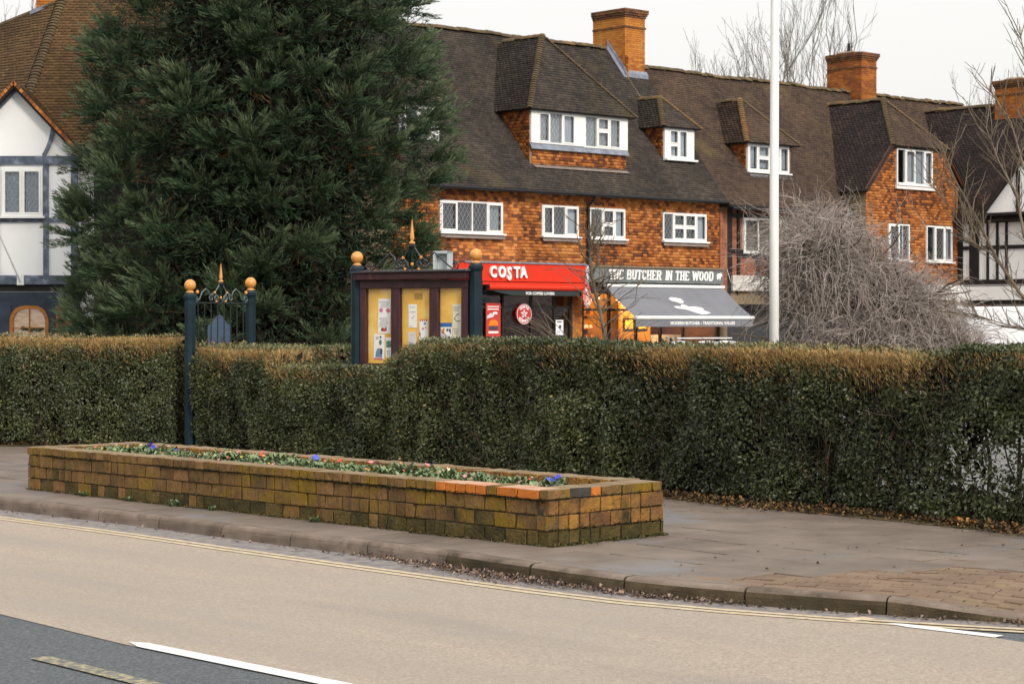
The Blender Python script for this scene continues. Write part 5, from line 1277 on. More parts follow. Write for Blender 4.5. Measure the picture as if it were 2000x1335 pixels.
# ------------------------------------------------------------------ hedges
def leaves(P, N, ln, wd, spread, m, name, parent, tint, kind='stuff'):
    """folded leaves at P, facing roughly N"""
    n = len(P); d = unit(N*.35+rdir(n)*spread+np.array([0,0,.15])); s = unit(np.cross(d, unit(N+rdir(n)*.6)))
    L = (ln*RNG.uniform(.6,1.25,n))[:,None]; Wd = (wd*RNG.uniform(.7,1.2,n))[:,None]; up = unit(np.cross(s,d))
    A = P; C = P+d*L; B = P+d*L*.5+s*Wd+up*Wd*.35; D = P+d*L*.5-s*Wd+up*Wd*.35
    V = np.stack([A,B,C,D],1).reshape(-1,3); i = np.arange(n)*4
    F = np.concatenate([np.stack([i,i+1,i+2],1), np.stack([i,i+2,i+3],1)])
    return obj(name, np_mesh(name, V, F, m, np.tile(tint,2)), parent, kind)
def blades(P, D, ln, wd, m, name, parent, tint, kind='stuff', bend=.25):
    n = len(P); L = (ln*RNG.uniform(.5,1.3,n))[:,None]; s = unit(np.cross(D, rdir(n)))*wd*RNG.uniform(.6,1.3,n)[:,None]
    mid = P+D*L*.55+rdir(n)*L*bend*.3; tip = P+D*L+rdir(n)*L*bend
    V = np.stack([P-s,P+s,mid+s*.7,mid-s*.7,tip],1).reshape(-1,3); i = np.arange(n)*5
    F = np.concatenate([np.stack([i,i+1,i+2],1),np.stack([i,i+2,i+3],1),np.stack([i+3,i+2,i+4],1)])
    return obj(name, np_mesh(name, V, F, m, np.tile(tint,3)), parent, kind)
def hedge(name, label, a, b, hfun, th, dens, thin=None, size=.040, seed=0, brown=1.0):
    """clipped hedge from a to b along its front foot (a to b with the road on the right hand); hfun(t) = height, t in metres"""
    a = np.array(a); b = np.array(b); L = np.linalg.norm(b-a); d = (b-a)/L; nrm = np.array([d[1],-d[0]])    # towards the road
    root = thing(name, label, 'hedge', (a[0],a[1],0), math.atan2(d[1],d[0])); MW = lambda t, q, z: np.stack([t, -q, z], 1)  # local: x along, y = -q (q towards the road)
    # front, top, ends
    def sample(n):
        area_f, area_t, area_e = L*1.4, L*th, th*1.4
        tot = area_f*1.25+area_t*1.1+2*area_e+.35*area_f; u = RNG.random(n)*tot
        t = RNG.uniform(0,L,n); q = np.zeros(n); z = np.zeros(n); N = np.zeros((n,3)); H = hfun(t); dep = np.abs(RNG.normal(0,.075,n))
        f = u < area_f*1.25; tp = (~f) & (u < area_f*1.25+area_t*1.1); e = (~f)&(~tp)&(u < area_f*1.25+area_t*1.1+2*area_e); bk = ~(f|tp|e)
        z[f] = H[f]*RNG.random(f.sum())**.92; q[f] = -dep[f]; N[f] = (0,-1,.1)
        q[tp] = -RNG.random(tp.sum())*th; z[tp] = H[tp]-dep[tp]*.8; N[tp] = (0,-.1,1)
        side = RNG.random(n) < .5; t[e] = np.where(side[e], dep[e], L-dep[e]); q[e] = -RNG.random(e.sum())*th; z[e] = hfun(t[e])*RNG.random(e.sum()); N[e,0] = np.where(side[e],-1,1)
        z[bk] = H[bk]*RNG.random(bk.sum()); q[bk] = -th+dep[bk]; N[bk] = (0,1,.1)
        return t, q, z, N, H
    n = int(dens*L*(1.4*1.6+th*1.1)); t, q, z, N, H = sample(n)
    wob = (vnoise(np.stack([t*1.5,z*1.7,q*0+seed],1),5)-.5)*.20+(vnoise(np.stack([t*4,z*4,q*0+seed],1),6)-.5)*.17
    rnd = np.clip((z-(H-.16))/.16,0,1)**2*.10*(q > -.2)                       # softened front top edge
    q2 = q+np.where(N[:,1] < -.5, wob-rnd, 0); z2 = z+np.where(N[:,2] > .5, wob*.35, 0)
    foot = np.clip((.10-z)/.10,0,1)*(N[:,1] < -.5); q2 -= foot*.12
    pn = vnoise(np.stack([t*1.15,z*1.5,q*0+seed+3],1),8); fine = vnoise(np.stack([t*7,z*7,q*3],1),9)
    top = np.clip((z-(H-.30))/.28,0,1)                                        # 1 near the clipped top
    brown_p = np.clip(top*1.25*(.35+1.5*(vnoise(np.stack([t*.9,z*.6,q*0+seed+11],1),12)))-.25, 0, .93)*brown
    keep = RNG.random(n) > brown_p*.72
    gap = np.clip((.44-fine)*4,0,1)*.62; keep &= RNG.random(n) > gap
    if thin is not None: keep &= RNG.random(n) > thin(t, z)
    P = MW(t,q2,z2)
    gold = np.clip(top*1.2*(.2+1.6*(vnoise(np.stack([t*.9,z*.6,q*0+seed+11],1),12)))-.35, 0, 1)*brown
    tint = np.clip(.10+.46*RNG.random(n)**1.5+.42*(pn-.42)+.10*top*RNG.random(n)+.55*gold*(.4+.6*RNG.random(n))+.5*(RNG.random(n) > .98), 0, 1)
    leaves(P[keep], N[keep], size, size*.27, 1.0, M['leaf'], 'foliage', root, tint[keep])
    # clipped golden twig ends
    nb = int(dens*1.15*L*(th+.5)); tt = RNG.uniform(0,L,nb); HH = hfun(tt); onf = RNG.random(nb) < .24
    zz = np.where(onf, HH-np.abs(RNG.normal(0,.13,nb)), HH-RNG.uniform(.0,.12,nb)); qq = np.where(onf, -RNG.random(nb)*.10, -RNG.random(nb)*th)
    bp = vnoise(np.stack([tt*.9,zz*.6,qq*0+seed+11],1),12); kb = RNG.random(nb) < np.clip(.25+(bp-.26)*2.4,.14,1)*brown
    zz = zz-.055; D = unit(np.stack([RNG.normal(0,.5,nb), np.where(onf,-.6,0)+RNG.normal(0,.45,nb), np.ones(nb)],1))
    blades(MW(tt,qq,zz)[kb], D[kb], .046, .0022, M['leaf_brown'], 'twig_ends', root, RNG.random(nb)[kb])
    # bare twigs showing among the leaves
    nt_ = int(260*L); tt = RNG.uniform(0,L,nt_); zz = RNG.uniform(.05,1,nt_)*hfun(tt); qq = -RNG.uniform(0,.14,nt_)
    D = unit(np.stack([RNG.normal(0,.6,nt_), -.25+RNG.normal(0,.4,nt_), .8+RNG.normal(0,.3,nt_)],1))
    blades(MW(tt,qq,zz), D, .22, .0036, M['stem'], 'twigs', root, RNG.random(nt_))
    # stems and the dark tangle inside
    st = MB(); x = .12
    while x < L:
        y0 = RNG.uniform(.2,.5)*th; hh = float(hfun(np.array([x]))[0])
        st.tube([(x,y0,-.02),(x+random.gauss(0,.03),y0+random.gauss(0,.03),hh*.35),(x+random.gauss(0,.08),y0+random.gauss(0,.08),hh*.75)],[.022*random.uniform(.6,1.4),.015,.008],5)
        for k in range(3):
            z0 = random.uniform(.15,.6)*hh; a_ = random.uniform(0,6.28); st.tube([(x,y0,z0),(x+.12*math.cos(a_),y0+.12*math.sin(a_),z0+.15),(x+.22*math.cos(a_),y0+.22*math.sin(a_),z0+.38)],[.010,.007,.004],4,cap=False)
        x += random.uniform(.14,.30)
    st.build('stem', M['stem'], root, kind='stuff')
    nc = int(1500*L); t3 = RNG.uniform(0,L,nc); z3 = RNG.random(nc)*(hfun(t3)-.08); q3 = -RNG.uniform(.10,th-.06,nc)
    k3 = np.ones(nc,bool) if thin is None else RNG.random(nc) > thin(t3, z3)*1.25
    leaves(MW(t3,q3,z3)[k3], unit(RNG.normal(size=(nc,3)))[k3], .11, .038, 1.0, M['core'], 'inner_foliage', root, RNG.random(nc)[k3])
    return root
def const(h, amp=.012, sd=0): return lambda t: h+amp*(vnoise(np.stack([np.asarray(t)*.8,np.zeros_like(t),np.zeros_like(t)+sd],1),3)-.5)*2
HA = HP[2]+(HP[3]-HP[2])*0.018
def h_main(t):
    t = np.asarray(t, float)
    h = np.interp(t, [0,1.25,1.62,1.75,4.03,4.18,4.42,4.85,5.5,8,11,15.7], [1.325,1.325,1.31,1.095,1.095,1.18,1.33,1.40,1.435,1.435,1.42,1.405])
    return h+.022*(vnoise(np.stack([t*1.2,t*0,t*0],1),3)-.5)*2
def thin_main(t, z):
    k = np.clip((t-11.45)/.45,0,1)*np.clip((z-.16)/.12,0,1)*np.clip((.82-z)/.2,0,1)
    return k*np.clip(.30+1.15*vnoise(np.stack([t*4.0,z*2.6,t*0+2],1),21),0,.80)
hedge('clipped_hedge','long clipped green hedge with golden twiggy top running behind the brick planter and path', HA, HP[3], h_main, .72, 7600, thin_main, .042, 1, 1.25)
hedge('clipped_hedge','clipped hedge left of the iron gate post with brown twiggy top', (-9.6,27.75), (-4.36,26.42), const(1.46,.02,4), .8, 6600, None, .040, 30, 1.35)
hedge('clipped_hedge','shorter clipped hedge seen behind the dip in the long hedge', (-4.05,27.95), (-2.35,27.2), const(1.33,.015,7), .9, 6500, None, .040, 60, 1.4)

# ------------------------------------------------------------------ octagonal posts, gate, notice board
def octpost(parent, x, y, h, r, name='post', ball=True):
    p = MB().lathe([(r,0),(r,h-.10),(r*1.02,h-.095),(r*1.16,h-.06),(r*1.16,h-.035),(r*1.02,h-.02),(r*.92,h)],(x,y,0),8,math.pi/8).build(name, M['post'], parent)
    if ball:
        q = [(.052,0),(.052,.012),(.034,.022),(.032,.034)]+[(.074*math.sin(a),.098-.074*math.cos(a)) for a in np.linspace(.5,math.pi-.02,11)]
        MB().lathe(q,(x,y,h),20).build('ball_finial', M['gold'], p, smooth=True)
    return p
def scroll(mb, pts, r=.011): mb.tube(pts, r, 6)
def spiral(c, r0, a0, turns, sg, fx, n=22):
    o = []
    for i in range(n+1):
        t = i/n; a = a0+sg*turns*2*math.pi*t; r = r0*(1-.75*t); o.append(fx(c[0]+r*math.cos(a), c[1]+r*math.sin(a)))
    return o
def crest(parent, half, base, sc, fx):
    """wrought iron scrollwork with a gold spear in the middle; fx maps (x along, z) to local points"""
    ir = MB(); r = .0145*sc
    for sg in (-1,1):
        P = lambda x, z: fx(sg*x*sc, base+z*sc)
        F_ = lambda x, z: P(x, z)
        ir.tube([P(.05,.02),P(.10,.10),P(.17,.19),P(.10,.27),P(.045,.34),P(.02,.44)], r, 6)
        ir.tube(spiral((.115,.085),.075,-2.2,1.15,1,F_), r*.9, 6)
        ir.tube(spiral((.265,.075),.07,2.6,1.1,-1,F_), r*.9, 6)
        ir.tube([P(.17,.19),P(.23,.16),P(.27,.145)], r, 6)
        ir.tube([P(.30,.09),P(.34,.20),P(.42,.26),P(.52,.19),P(half/sc*.78,.06),P(half/sc*.9,.0)], r, 6)
        ir.tube(spiral((half/sc*.92,.07),.07,-1.6,1.1,1,F_), r*.9, 6)
    ir.box(*(0,)*0) if False else None
    io = ir.build('scrollwork', M['scroll'] if sc < .7 else flat('black_iron_scroll',(.022,.027,.03),.35,.2,spec=.6), parent, smooth=True)
    c = fx(0,base)
    sp = MB().tube([(c[0],c[1],base),(c[0],c[1],base+.42*sc)], .013*sc, 8); sp.build('spear_shaft', M['post'], parent)
    g = MB().lathe([(.012*sc,.38*sc),(.045*sc,.40*sc),(.045*sc,.42*sc),(.02*sc,.44*sc),(.034*sc,.48*sc),(.030*sc,.52*sc),(.004*sc,.76*sc)],(c[0],c[1],base),8); g.build('spear_head', M['gold'], parent)
    MB().lathe([(.03*sc,.33*sc),(.065*sc,.35*sc),(.065*sc,.37*sc),(.02*sc,.385*sc)],(c[0],c[1],base),10).build('collar', M['black_metal'], parent)
    for x, z in ((-.17,.19),(.17,.19),(0,.09),(-.13,.015),(.13,.015)):
        q = fx(x*sc, base+z*sc); MB().lathe([(.018*sc,-.022*sc),(.024*sc,0),(.018*sc,.022*sc)],q,8).build('gold_collar', M['gold'], io)
M['iron'] = flat('dark_green_iron', (.012,.02,.02), .45); M['scroll'] = flat('grey_green_lit_iron', (.075,.105,.10), .35, .3, 9, spec=.6)  # scroll iron coloured paler, standing in for light caught on its curves
gp0, gp1 = np.array([-4.12,26.3]), np.array([-3.46,27.2]); gv = gp1-gp0; gl = np.linalg.norm(gv); ga = math.atan2(gv[1],gv[0])
gt = thing('iron_gate','dark iron garden gate arch between two octagonal posts with gold balls','gate',(gp0[0],gp0[1],0),ga)
octpost(gt,0,0,2.0,.076); octpost(gt,gl,0,2.045,.070)
fx = lambda x, z: (gl/2+x, 0, z)
mb = MB(); mb.beam((.07,0,1.875),(gl-.07,0,1.875),.03,.02); mb.beam((.07,0,.25),(gl-.07,0,.25),.03,.02); mb.beam((.07,0,1.2),(gl-.07,0,1.2),.03,.02); mb.build('rail', M['iron'], gt)
for k in range(8):
    x = .14+k*(gl-.28)/7; MB().tube([(x,0,.25),(x,0,1.87)],.009,6).build('bar', M['iron'], gt)
crest(gt, gl/2-.06, 1.885, .66, fx)
for x in (.11,gl-.11): MB().lathe([(.012,0),(.022,.02),(.012,.045)],(x,-.02,1.99),8).build('gold_knob', M['gold'], gt)
sg = thing('park_sign','dark blue pointed sign board seen beyond the gate','sign',(-4.27,30,0),.25)
MB().prism([(-.17,0,1.0),(.17,0,1.0),(.17,0,1.55),(.11,0,1.60),(.05,0,1.70),(0,0,1.735),(-.05,0,1.70),(-.11,0,1.62),(-.17,0,1.56)],(0,.03,0)).build('board', M['slate_blue'], sg)
mb = MB().box(-.03,.03,.03,.08,0,1.0); mb.build('post', M['slate_blue'], sg)

BA = math.atan2(-1.0,1.43); bp0 = np.array([-1.9,25.2])
nb = thing('notice_board','three-bay maroon notice board with yellow backing between two octagonal gold-topped posts','notice board',(bp0[0],bp0[1],0),BA)
BL = 1.80
octpost(nb,0,0,2.32,.078); octpost(nb,BL,0,2.32,.078)
zt, zb = 2.03, 1.13
fr = MB(); y0, y1 = -.05,.06
xs_ = [(.085,.175),(.565,.70),(1.145,1.275),(1.62,1.715)]
for a, b in xs_: fr.box(a,b,y0,y1,zb,zt)
fr.box(.085,1.715,y0+.002,y1,zb-.09,zb-.002) ; fr.box(.085,1.715,y0-.002,y1,zt+.002,zt+.10)
bf = fr.build('frame', M['maroon'], nb, bevel=.004)
MB().prism([(.05,-.14,2.135),(.05,.10,2.135),(.05,.10,2.235),(.05,-.15,2.215)],(1.70,0,0)).build('hood', M['maroon'], nb, bevel=.006)
MB().prism([(.02,-.17,2.222),(.02,.13,2.245),(.02,.13,2.262),(.02,-.175,2.242)],(1.76,0,0)).build('hood_cap', M['maroon_top'], nb)
MB().box(.10,1.70,.005,.02,zb-.05,zt+.05).build('pin_board', M['cork'], nb)
for a, b in ((.178,.562),(.703,1.142),(1.278,1.617)): MB().box(a,b,-.030,-.026,zb+.002,zt-.002).build('pane', glass('board_glass',(.99,.99,.98),.02) if a < .2 else bpy.data.materials['board_glass'], nb)
crest(nb, .70, 2.25, .80, lambda x, z: (.86+x, -.01, z))
def poster(name, label, x, z, w, h, m, prints=(), tilt=0.0):
    o = MB().box(-w/2,w/2,0,.002,0,h).mesh(name, m); p = obj(name, o)
    c_, s_ = math.cos(BA), math.sin(BA); yl = .001
    x -= .035; p.location = (bp0[0]+c_*x-s_*yl, bp0[1]+s_*x+c_*yl, z); p.rotation_euler = (0,tilt,BA); tag(p, label, 'poster', 'notices pinned on the board')
    for i, (m2, pl) in enumerate(prints): 
        b = MB()
        for q in pl:
            if len(q) == 4 and not hasattr(q[0],'__len__'): b.box(q[0],q[1],-.0012-.0004*i,-.0002,q[2],q[3])
            else: b.prism([(a,-.0014-.0004*i,c) for a, c in q],(0,.001,0))
        b.build('print', m2, p, kind='stuff')
    return p
def lines(x0,x1,z0,z1,n,j=.3):
    r = random.Random(int(z0*1000)+n); o = []
    for i in range(n):
        z = z0+(z1-z0)*i/n; a = x0+r.random()*(x1-x0)*j*.5; b = x1-r.random()*(x1-x0)*j
        while a < b: e = min(b, a+r.uniform(.008,.03)); o.append((a,e,z,z+(z1-z0)/n*.42)); a = e+.005
    return o
def blob(cx,cz,rx,rz,n=9,sd=0):
    r = random.Random(sd); return [(cx+rx*math.cos(2*math.pi*k/n)*r.uniform(.75,1.1), cz+rz*math.sin(2*math.pi*k/n)*r.uniform(.75,1.1)) for k in range(n)]
# bays span x .178-.562, .703-1.142, 1.278-1.617; z 1.13-2.03
poster('poster','white poster with pink and violet print at the top of the left bay',.455,1.49,.19,.42,M['paper'],[(M['p_pink'],[blob(-.05,.28,.035,.03,9,1),blob(.055,.28,.035,.03,9,2)]),(M['ink'],lines(-.08,.08,.08,.20,5)+lines(-.08,.08,.32,.40,3)),(M['p_red'],[blob(0,.045,.05,.028,9,3)]),(M['ink_dark'],[blob(-.03,.05,.016,.02,7,5),blob(.03,.06,.015,.018,7,6)])],.02)
poster('poster','white poster with a blue skirted figure at the bottom of the left bay',.375,1.17,.165,.31,M['paper'],[(M['p_steel'],[[(-.055,.03),(.05,.025),(.045,.10),(.02,.14),(-.02,.14),(-.045,.10)]]),(M['ink_dark'],[blob(.035,.10,.025,.045,8,1),blob(.02,.275,.015,.018,8,2)]),(M['p_green'],[blob(.02,.21,.024,.04,8,4)]),(M['p_red'],[(-.075,.06,.005,.02)]),(M['ink'],lines(-.06,-.0,.25,.29,3))],.03)
poster('poster','narrow white card with a green picture at the right of the left bay',.525,1.20,.085,.24,M['paper'],[(M['p_green'],[(-.035,.04,.12,.20)]),(M['ink'],lines(-.035,.035,.03,.09,3))])
poster('poster','white notice with small drawing in the upper middle bay',.895,1.56,.125,.28,M['paper'],[(M['p_steel'],lines(-.05,.05,.24,.26,2)+lines(-.05,.0,.01,.03,2)),(M['ink_dark'],[[(-.02,.10),(.03,.14),(.035,.15),(-.015,.11)],(-.04,.05,.185,.19)])])
poster('poster','plain pale lilac sheet in the lower middle bay',.885,1.20,.12,.31,M['paper_grey'],[(M['ink'],lines(-.03,.03,.27,.285,1))])
poster('poster','white notice with red bunting border at the right of the middle bay',1.06,1.16,.13,.50,M['paper'],[(M['p_red'],[[(-.06+i*.03,.50),(-.03+i*.03,.50),(-.045+i*.03,.47)] for i in range(4)]+[(-.063,-.045,.05,.12),(-.063,-.048,.18,.26),(-.063,-.045,.30,.34)]),(M['p_orange'],[blob(.03,.40,.014,.014,7,1)]),(M['p_steel'],[blob(.02,.45,.018,.016,7,2)]+lines(-.02,.05,.20,.26,2)+lines(-.02,.05,.08,.14,2)),(M['p_pink'],[blob(-.01,.39,.02,.014,7,3)])])
poster('poster','small brown label at the top of the middle bay',.985,1.90,.12,.075,flat('brown_card',(.36,.21,.03),.7))
poster('poster','blue and orange event poster in the right bay',1.40,1.26,.165,.36,M['paper'],[(M['p_blue'],[(-.082,.082,.31,.36),(-.082,.082,0,.035)]),(M['p_orange'],[(-.03,.082,.045,.09),[(-.075,.23),(-.035,.23),(-.025,.295),(-.045,.30)]]),(M['p_red'],[blob(-.055,.075,.022,.03,8,1),[(-.06,.23),(-.03,.23),(-.04,.27)]]),(M['paper_grey'],[(-.08,-.02,.145,.22)]),(M['ink_dark'],[blob(0,.17,.016,.03,7,2),blob(.045,.18,.02,.03,7,3),blob(.02,.275,.018,.02,7,4),blob(.055,.27,.015,.025,7,5)]),(M['p_steel'],[blob(.06,.14,.02,.016,7,6),blob(.065,.245,.012,.02,7,7)])])
poster('poster','cream flyer with a line drawing at the upper right of the right bay',1.555,1.44,.125,.40,flat('cream_paper',(.70,.66,.52),.7,.04),[(M['ink'],lines(-.055,.055,.32,.38,3)+lines(-.05,.05,.05,.13,3)),(M['ink_dark'],[[(-.045,.23),(0,.19),(.05,.20),(.05,.21),(0,.20),(-.035,.235)],[(-.035,.235),(0,.28),(.04,.29),(.04,.28),(0,.27),(-.03,.23)]])])
poster('poster','small white sheet low in the right bay',1.56,1.25,.11,.14,M['paper'],[(M['p_steel'],lines(-.03,.04,.06,.10,2))])

gb = thing('metal_box','pale grey metal box with open front on a post behind the notice board','metal box',(-1.035,30,0),-.35)
MB().tube([(0,.06,0),(0,.06,2.34)],.03,8).build('post', M['black_metal'], gb)
mb = MB(); mb.box(-.13,.13,.12,.14,2.32,2.66); mb.box(-.13,-.10,-.0,.12,2.32,2.66); mb.box(.09,.13,-.0,.12,2.32,2.66); mb.box(-.13,.13,-.0,.12,2.62,2.66); mb.box(-.1,.09,-.0,.12,2.32,2.35); mb.build('body', M['grey_box'], gb, bevel=.004)

# ------------------------------------------------------------------ tall white pole
fp = thing('tall_pole','tall white painted pole rising out of the long hedge','pole',(2.68,21.0,0))
MB().tube([(0,0,0),(0,0,3),(.012,0,6),(.012,0,9)],[.050,.046,.041,.035],20).build('shaft', M['pole'], fp, smooth=True)
MB().lathe([(.075,0),(.075,.35),(.052,.40)],(0,0,0),14).build('base', M['pole'], fp); MB().lathe([(.02,0),(.05,.02),(.06,.07),(.05,.12),(.01,.14)],(.012,0,9.0),12).build('truck', M['gold'], fp)
# dark stake inside the hedge
st = thing('hedge_stake','dark wooden stake standing in the foot of the long hedge right of the planter','stake',(2.30,18.62,0)); MB().box(-.045,.045,-.045,.045,-.05,.85).build('stake_post', M['black_timber'], st)

# ------------------------------------------------------------------ van at the right
vn = thing('white_van','white panel van parked beyond the bare bush, seen side on','van',(12.55,58.0,0),.03)
prof = [(0,.35),(0,1.72),(.07,1.93),(.22,2.02),(3.9,2.05),(4.25,1.98),(4.75,1.30),(5.45,1.05),(5.55,.75),(5.5,.35)]
MB().prism([(x,-.95,z) for x, z in prof],(0,1.9,0)).build('body', M['van_white'], vn, bevel=.05)
for x in (1.0,4.55):
    for y in (-.97,.77):
        w1 = MB(); vs = []
        for k in range(20): vs.append((x+.34*math.cos(k*math.pi/10), y, .34+.34*math.sin(k*math.pi/10)))
        w1.prism(vs,(0,.2,0)); wh = w1.build('wheel', M['tyre'], vn)
        w2 = MB(); w2.prism([(x+.2*math.cos(k*math.pi/8), y-.01, .34+.2*math.sin(k*math.pi/8)) for k in range(16)],(0,.22,0)); w2.build('rim', M['grey_box'], wh)
MB().prism([(4.02,-.956,1.30),(4.62,-.956,1.30),(4.24,-.956,1.88),(4.02,-.956,1.90)],(0,.01,0)).build('window', M['black_metal'], vn)
MB().prism([(4.30,-.8,1.96),(4.78,-.8,1.30),(4.78,.8,1.30),(4.30,.8,1.96)],(.012,0,.012)).build('windscreen', M['black_metal'], vn)
MB().box(.02,.05,-.958,-.93,.6,1.9).build('door_seam', M['grey_box'], vn); MB().box(2.3,3.7,-.956,-.94,1.78,1.80).build('door_rail', M['grey_box'], vn)
MB().box(-.02,.0,-.93,-.80,.95,1.35).build('tail_light', M['red_sign'], vn)

# ------------------------------------------------------------------ railing, chairs and bench outside the shops
rl = thing('railing','low black iron railing with pale spear finials in front of the coffee shop','railing',(-.55,58.5,0),.40)
n = 15
for k in range(n):
    x = k*.145; b = MB().tube([(x,0,.1),(x,0,1.10)],.010,5).build('bar', M['black_metal'], rl); MB().lathe([(.012,0),(.022,.03),(.018,.06),(.003,.10)],(x,0,1.10),6).build('finial', M['paper_grey'], b)
MB().box(-.05,n*.145,-.012,.012,1.00,1.03).build('rail', M['black_metal'], rl); MB().box(-.05,n*.145,-.012,.012,.15,.18).build('rail', M['black_metal'], rl)
def wire_chair(name, label, loc, rz, w=.5, h=1.0):
    t = thing(name, label, 'chair', loc, rz, 'white wire chairs outside the butcher shop'); b = MB()
    n_ = 9
    for k in range(n_):
        x = -w/2+w*k/(n_-1); hh = h*(.82+.18*math.cos((k/(n_-1)-.5)*2.6)); b.tube([(x,0,.45),(x,.03,hh)],.007,4)
    arc = [(-w/2+w*k/12,.03,h*(.82+.18*math.cos((k/12-.5)*2.6))) for k in range(13)]; b.tube(arc,.014,5); b.build('backrest', M['white'], t)
    MB().lathe([(w*.45,0),(w*.5,.015),(w*.5,.03)],(0,-w*.45,.44),14).build('seat', M['white'], t)
    for sx in (-1,1):
        for y in (-w*.8,0): MB().tube([(sx*w*.42,y,0),(sx*w*.38,y*.9,.45)],.012,5).build('leg', M['white'], t)
for k, (x, y) in enumerate([(2.42,58.2),(2.95,58.4),(3.42,58.7)]):
    wire_chair('wire_chair',['leftmost white wire chair behind the thin bare tree trunk','middle white wire chair of the three behind the hedge','rightmost white wire chair of the three behind the hedge'][k],(x,y,0),.3+.2*k,.52,1.08)
def tub_chair(label, loc, rz):
    t = thing('tub_chair', label, 'chair', loc, rz, 'pale round-backed chairs under the awning'); b = MB(); vs = []; fs = []
    for k in range(15):
        a = math.pi*k/14; 
        for r, z in ((.30,.42),(.34,.98),(.29,.98),(.25,.42)): vs.append((r*math.cos(a), r*math.sin(a)*.9, z+.07*math.sin(a)*(z > .5)))
    for k in range(14):
        for q in range(4): fs.append((k*4+q,k*4+(q+1)%4,(k+1)*4+(q+1)%4,(k+1)*4+q))
    b.add(vs, fs+[(0,1,2,3),(59,58,57,56)]); b.build('backrest', M['van_white'], t, smooth=False)
    MB().lathe([(.25,.40),(.27,.43),(.25,.46)],(0,0,0),14).build('seat', M['van_white'], t)
    for k in range(4): a = math.pi/4+k*math.pi/2; MB().tube([(.24*math.cos(a),.24*math.sin(a),0),(.2*math.cos(a),.2*math.sin(a),.42)],.014,5).build('leg', M['black_metal'], t)
for k, (x, y) in enumerate([(4.95,59.6),(5.75,59.9),(6.35,60.2)]):
    tub_chair(['leftmost pale round-backed chair under the awning','pale round-backed chair in the middle under the awning','rightmost pale round-backed chair beside the tangled bush'][k],(x,y,0),.2)
tb = thing('slatted_bar_table','green and white slatted bar table under the grey awning','table',(5.6,61.6,0),.45)
for k in range(6): MB().box(-.95,.95,-.36+k*.12,-.27+k*.12,1.10,1.13).build('slat', [M['white'],flat('green_slat',(.10,.19,.16),.6)][k%2] if k != 1 else bpy.data.materials['green_slat'], tb)
for x in (-.8,.8):
    MB().beam((x,-.3,0),(x,.3,1.1),.06,.04).build('leg', M['slate_blue'], tb); MB().beam((x+.05,.3,0),(x+.05,-.3,1.1),.06,.04).build('leg', M['slate_blue'], tb)
tb2 = MB()
for k in range(5): tb2.box(-.9,.9,.62,.66,1.20+k*.001,1.20+k*.001)
# ------------------------------------------------------------------ conifer
def prong(P, D, ln, r):
    """tapered three-sided shoots with upturned tips"""
    n = len(P); a = unit(np.cross(D, rdir(n))); b = np.cross(D, a); L = ln[:,None]; R = r[:,None]; m = P+D*L*.45
    c, s = math.cos(2.0944), math.sin(2.0944); bend = np.array([0,0,1.0])*L*RNG.uniform(.0,.20,(n,1)); e = P+D*L*.84+bend*.7; tip = P+D*L+bend
    rg_ = lambda o, k: [o+a*R*k, o+(a*c+b*s)*R*k, o+(a*c-b*s)*R*k]
    V = np.stack([*rg_(P,.55), *rg_(e,.9), tip],1).reshape(-1,3); i = np.arange(n)*7; F = []
    for q in range(3):
        r = (q+1) % 3; F += [(q,r,3+r),(q,3+r,3+q),(3+q,3+r,6)]
    F = np.concatenate([np.stack([i+x, i+y, i+w_],1) for x, y, w_ in F])
    return V, F
CX, CY = -5.42, 42.5
cf = thing('conifer','huge dark green conifer with dense drooping sprays in front of the houses','tree',(CX,CY,0))
MB().tube([(0,0,-.1),(0,0,1.2),(.1,0,5),(.3,0,10),(.35,0,16.3)],[.55,.42,.34,.22,.03],12).build('trunk', M['cbark'], cf)
def RZ(z): return np.interp(z, [0,.8,2.2,4.8,6.7,7.7,9,11,14,16.8], [3.5,4.15,4.22,4.16,4.12,3.8,3.4,2.6,1.5,.15])
bt = []; PP = []; PD = []; PS = []; PT = []; PL = []
ga_ = 2.39996; nbr = 500
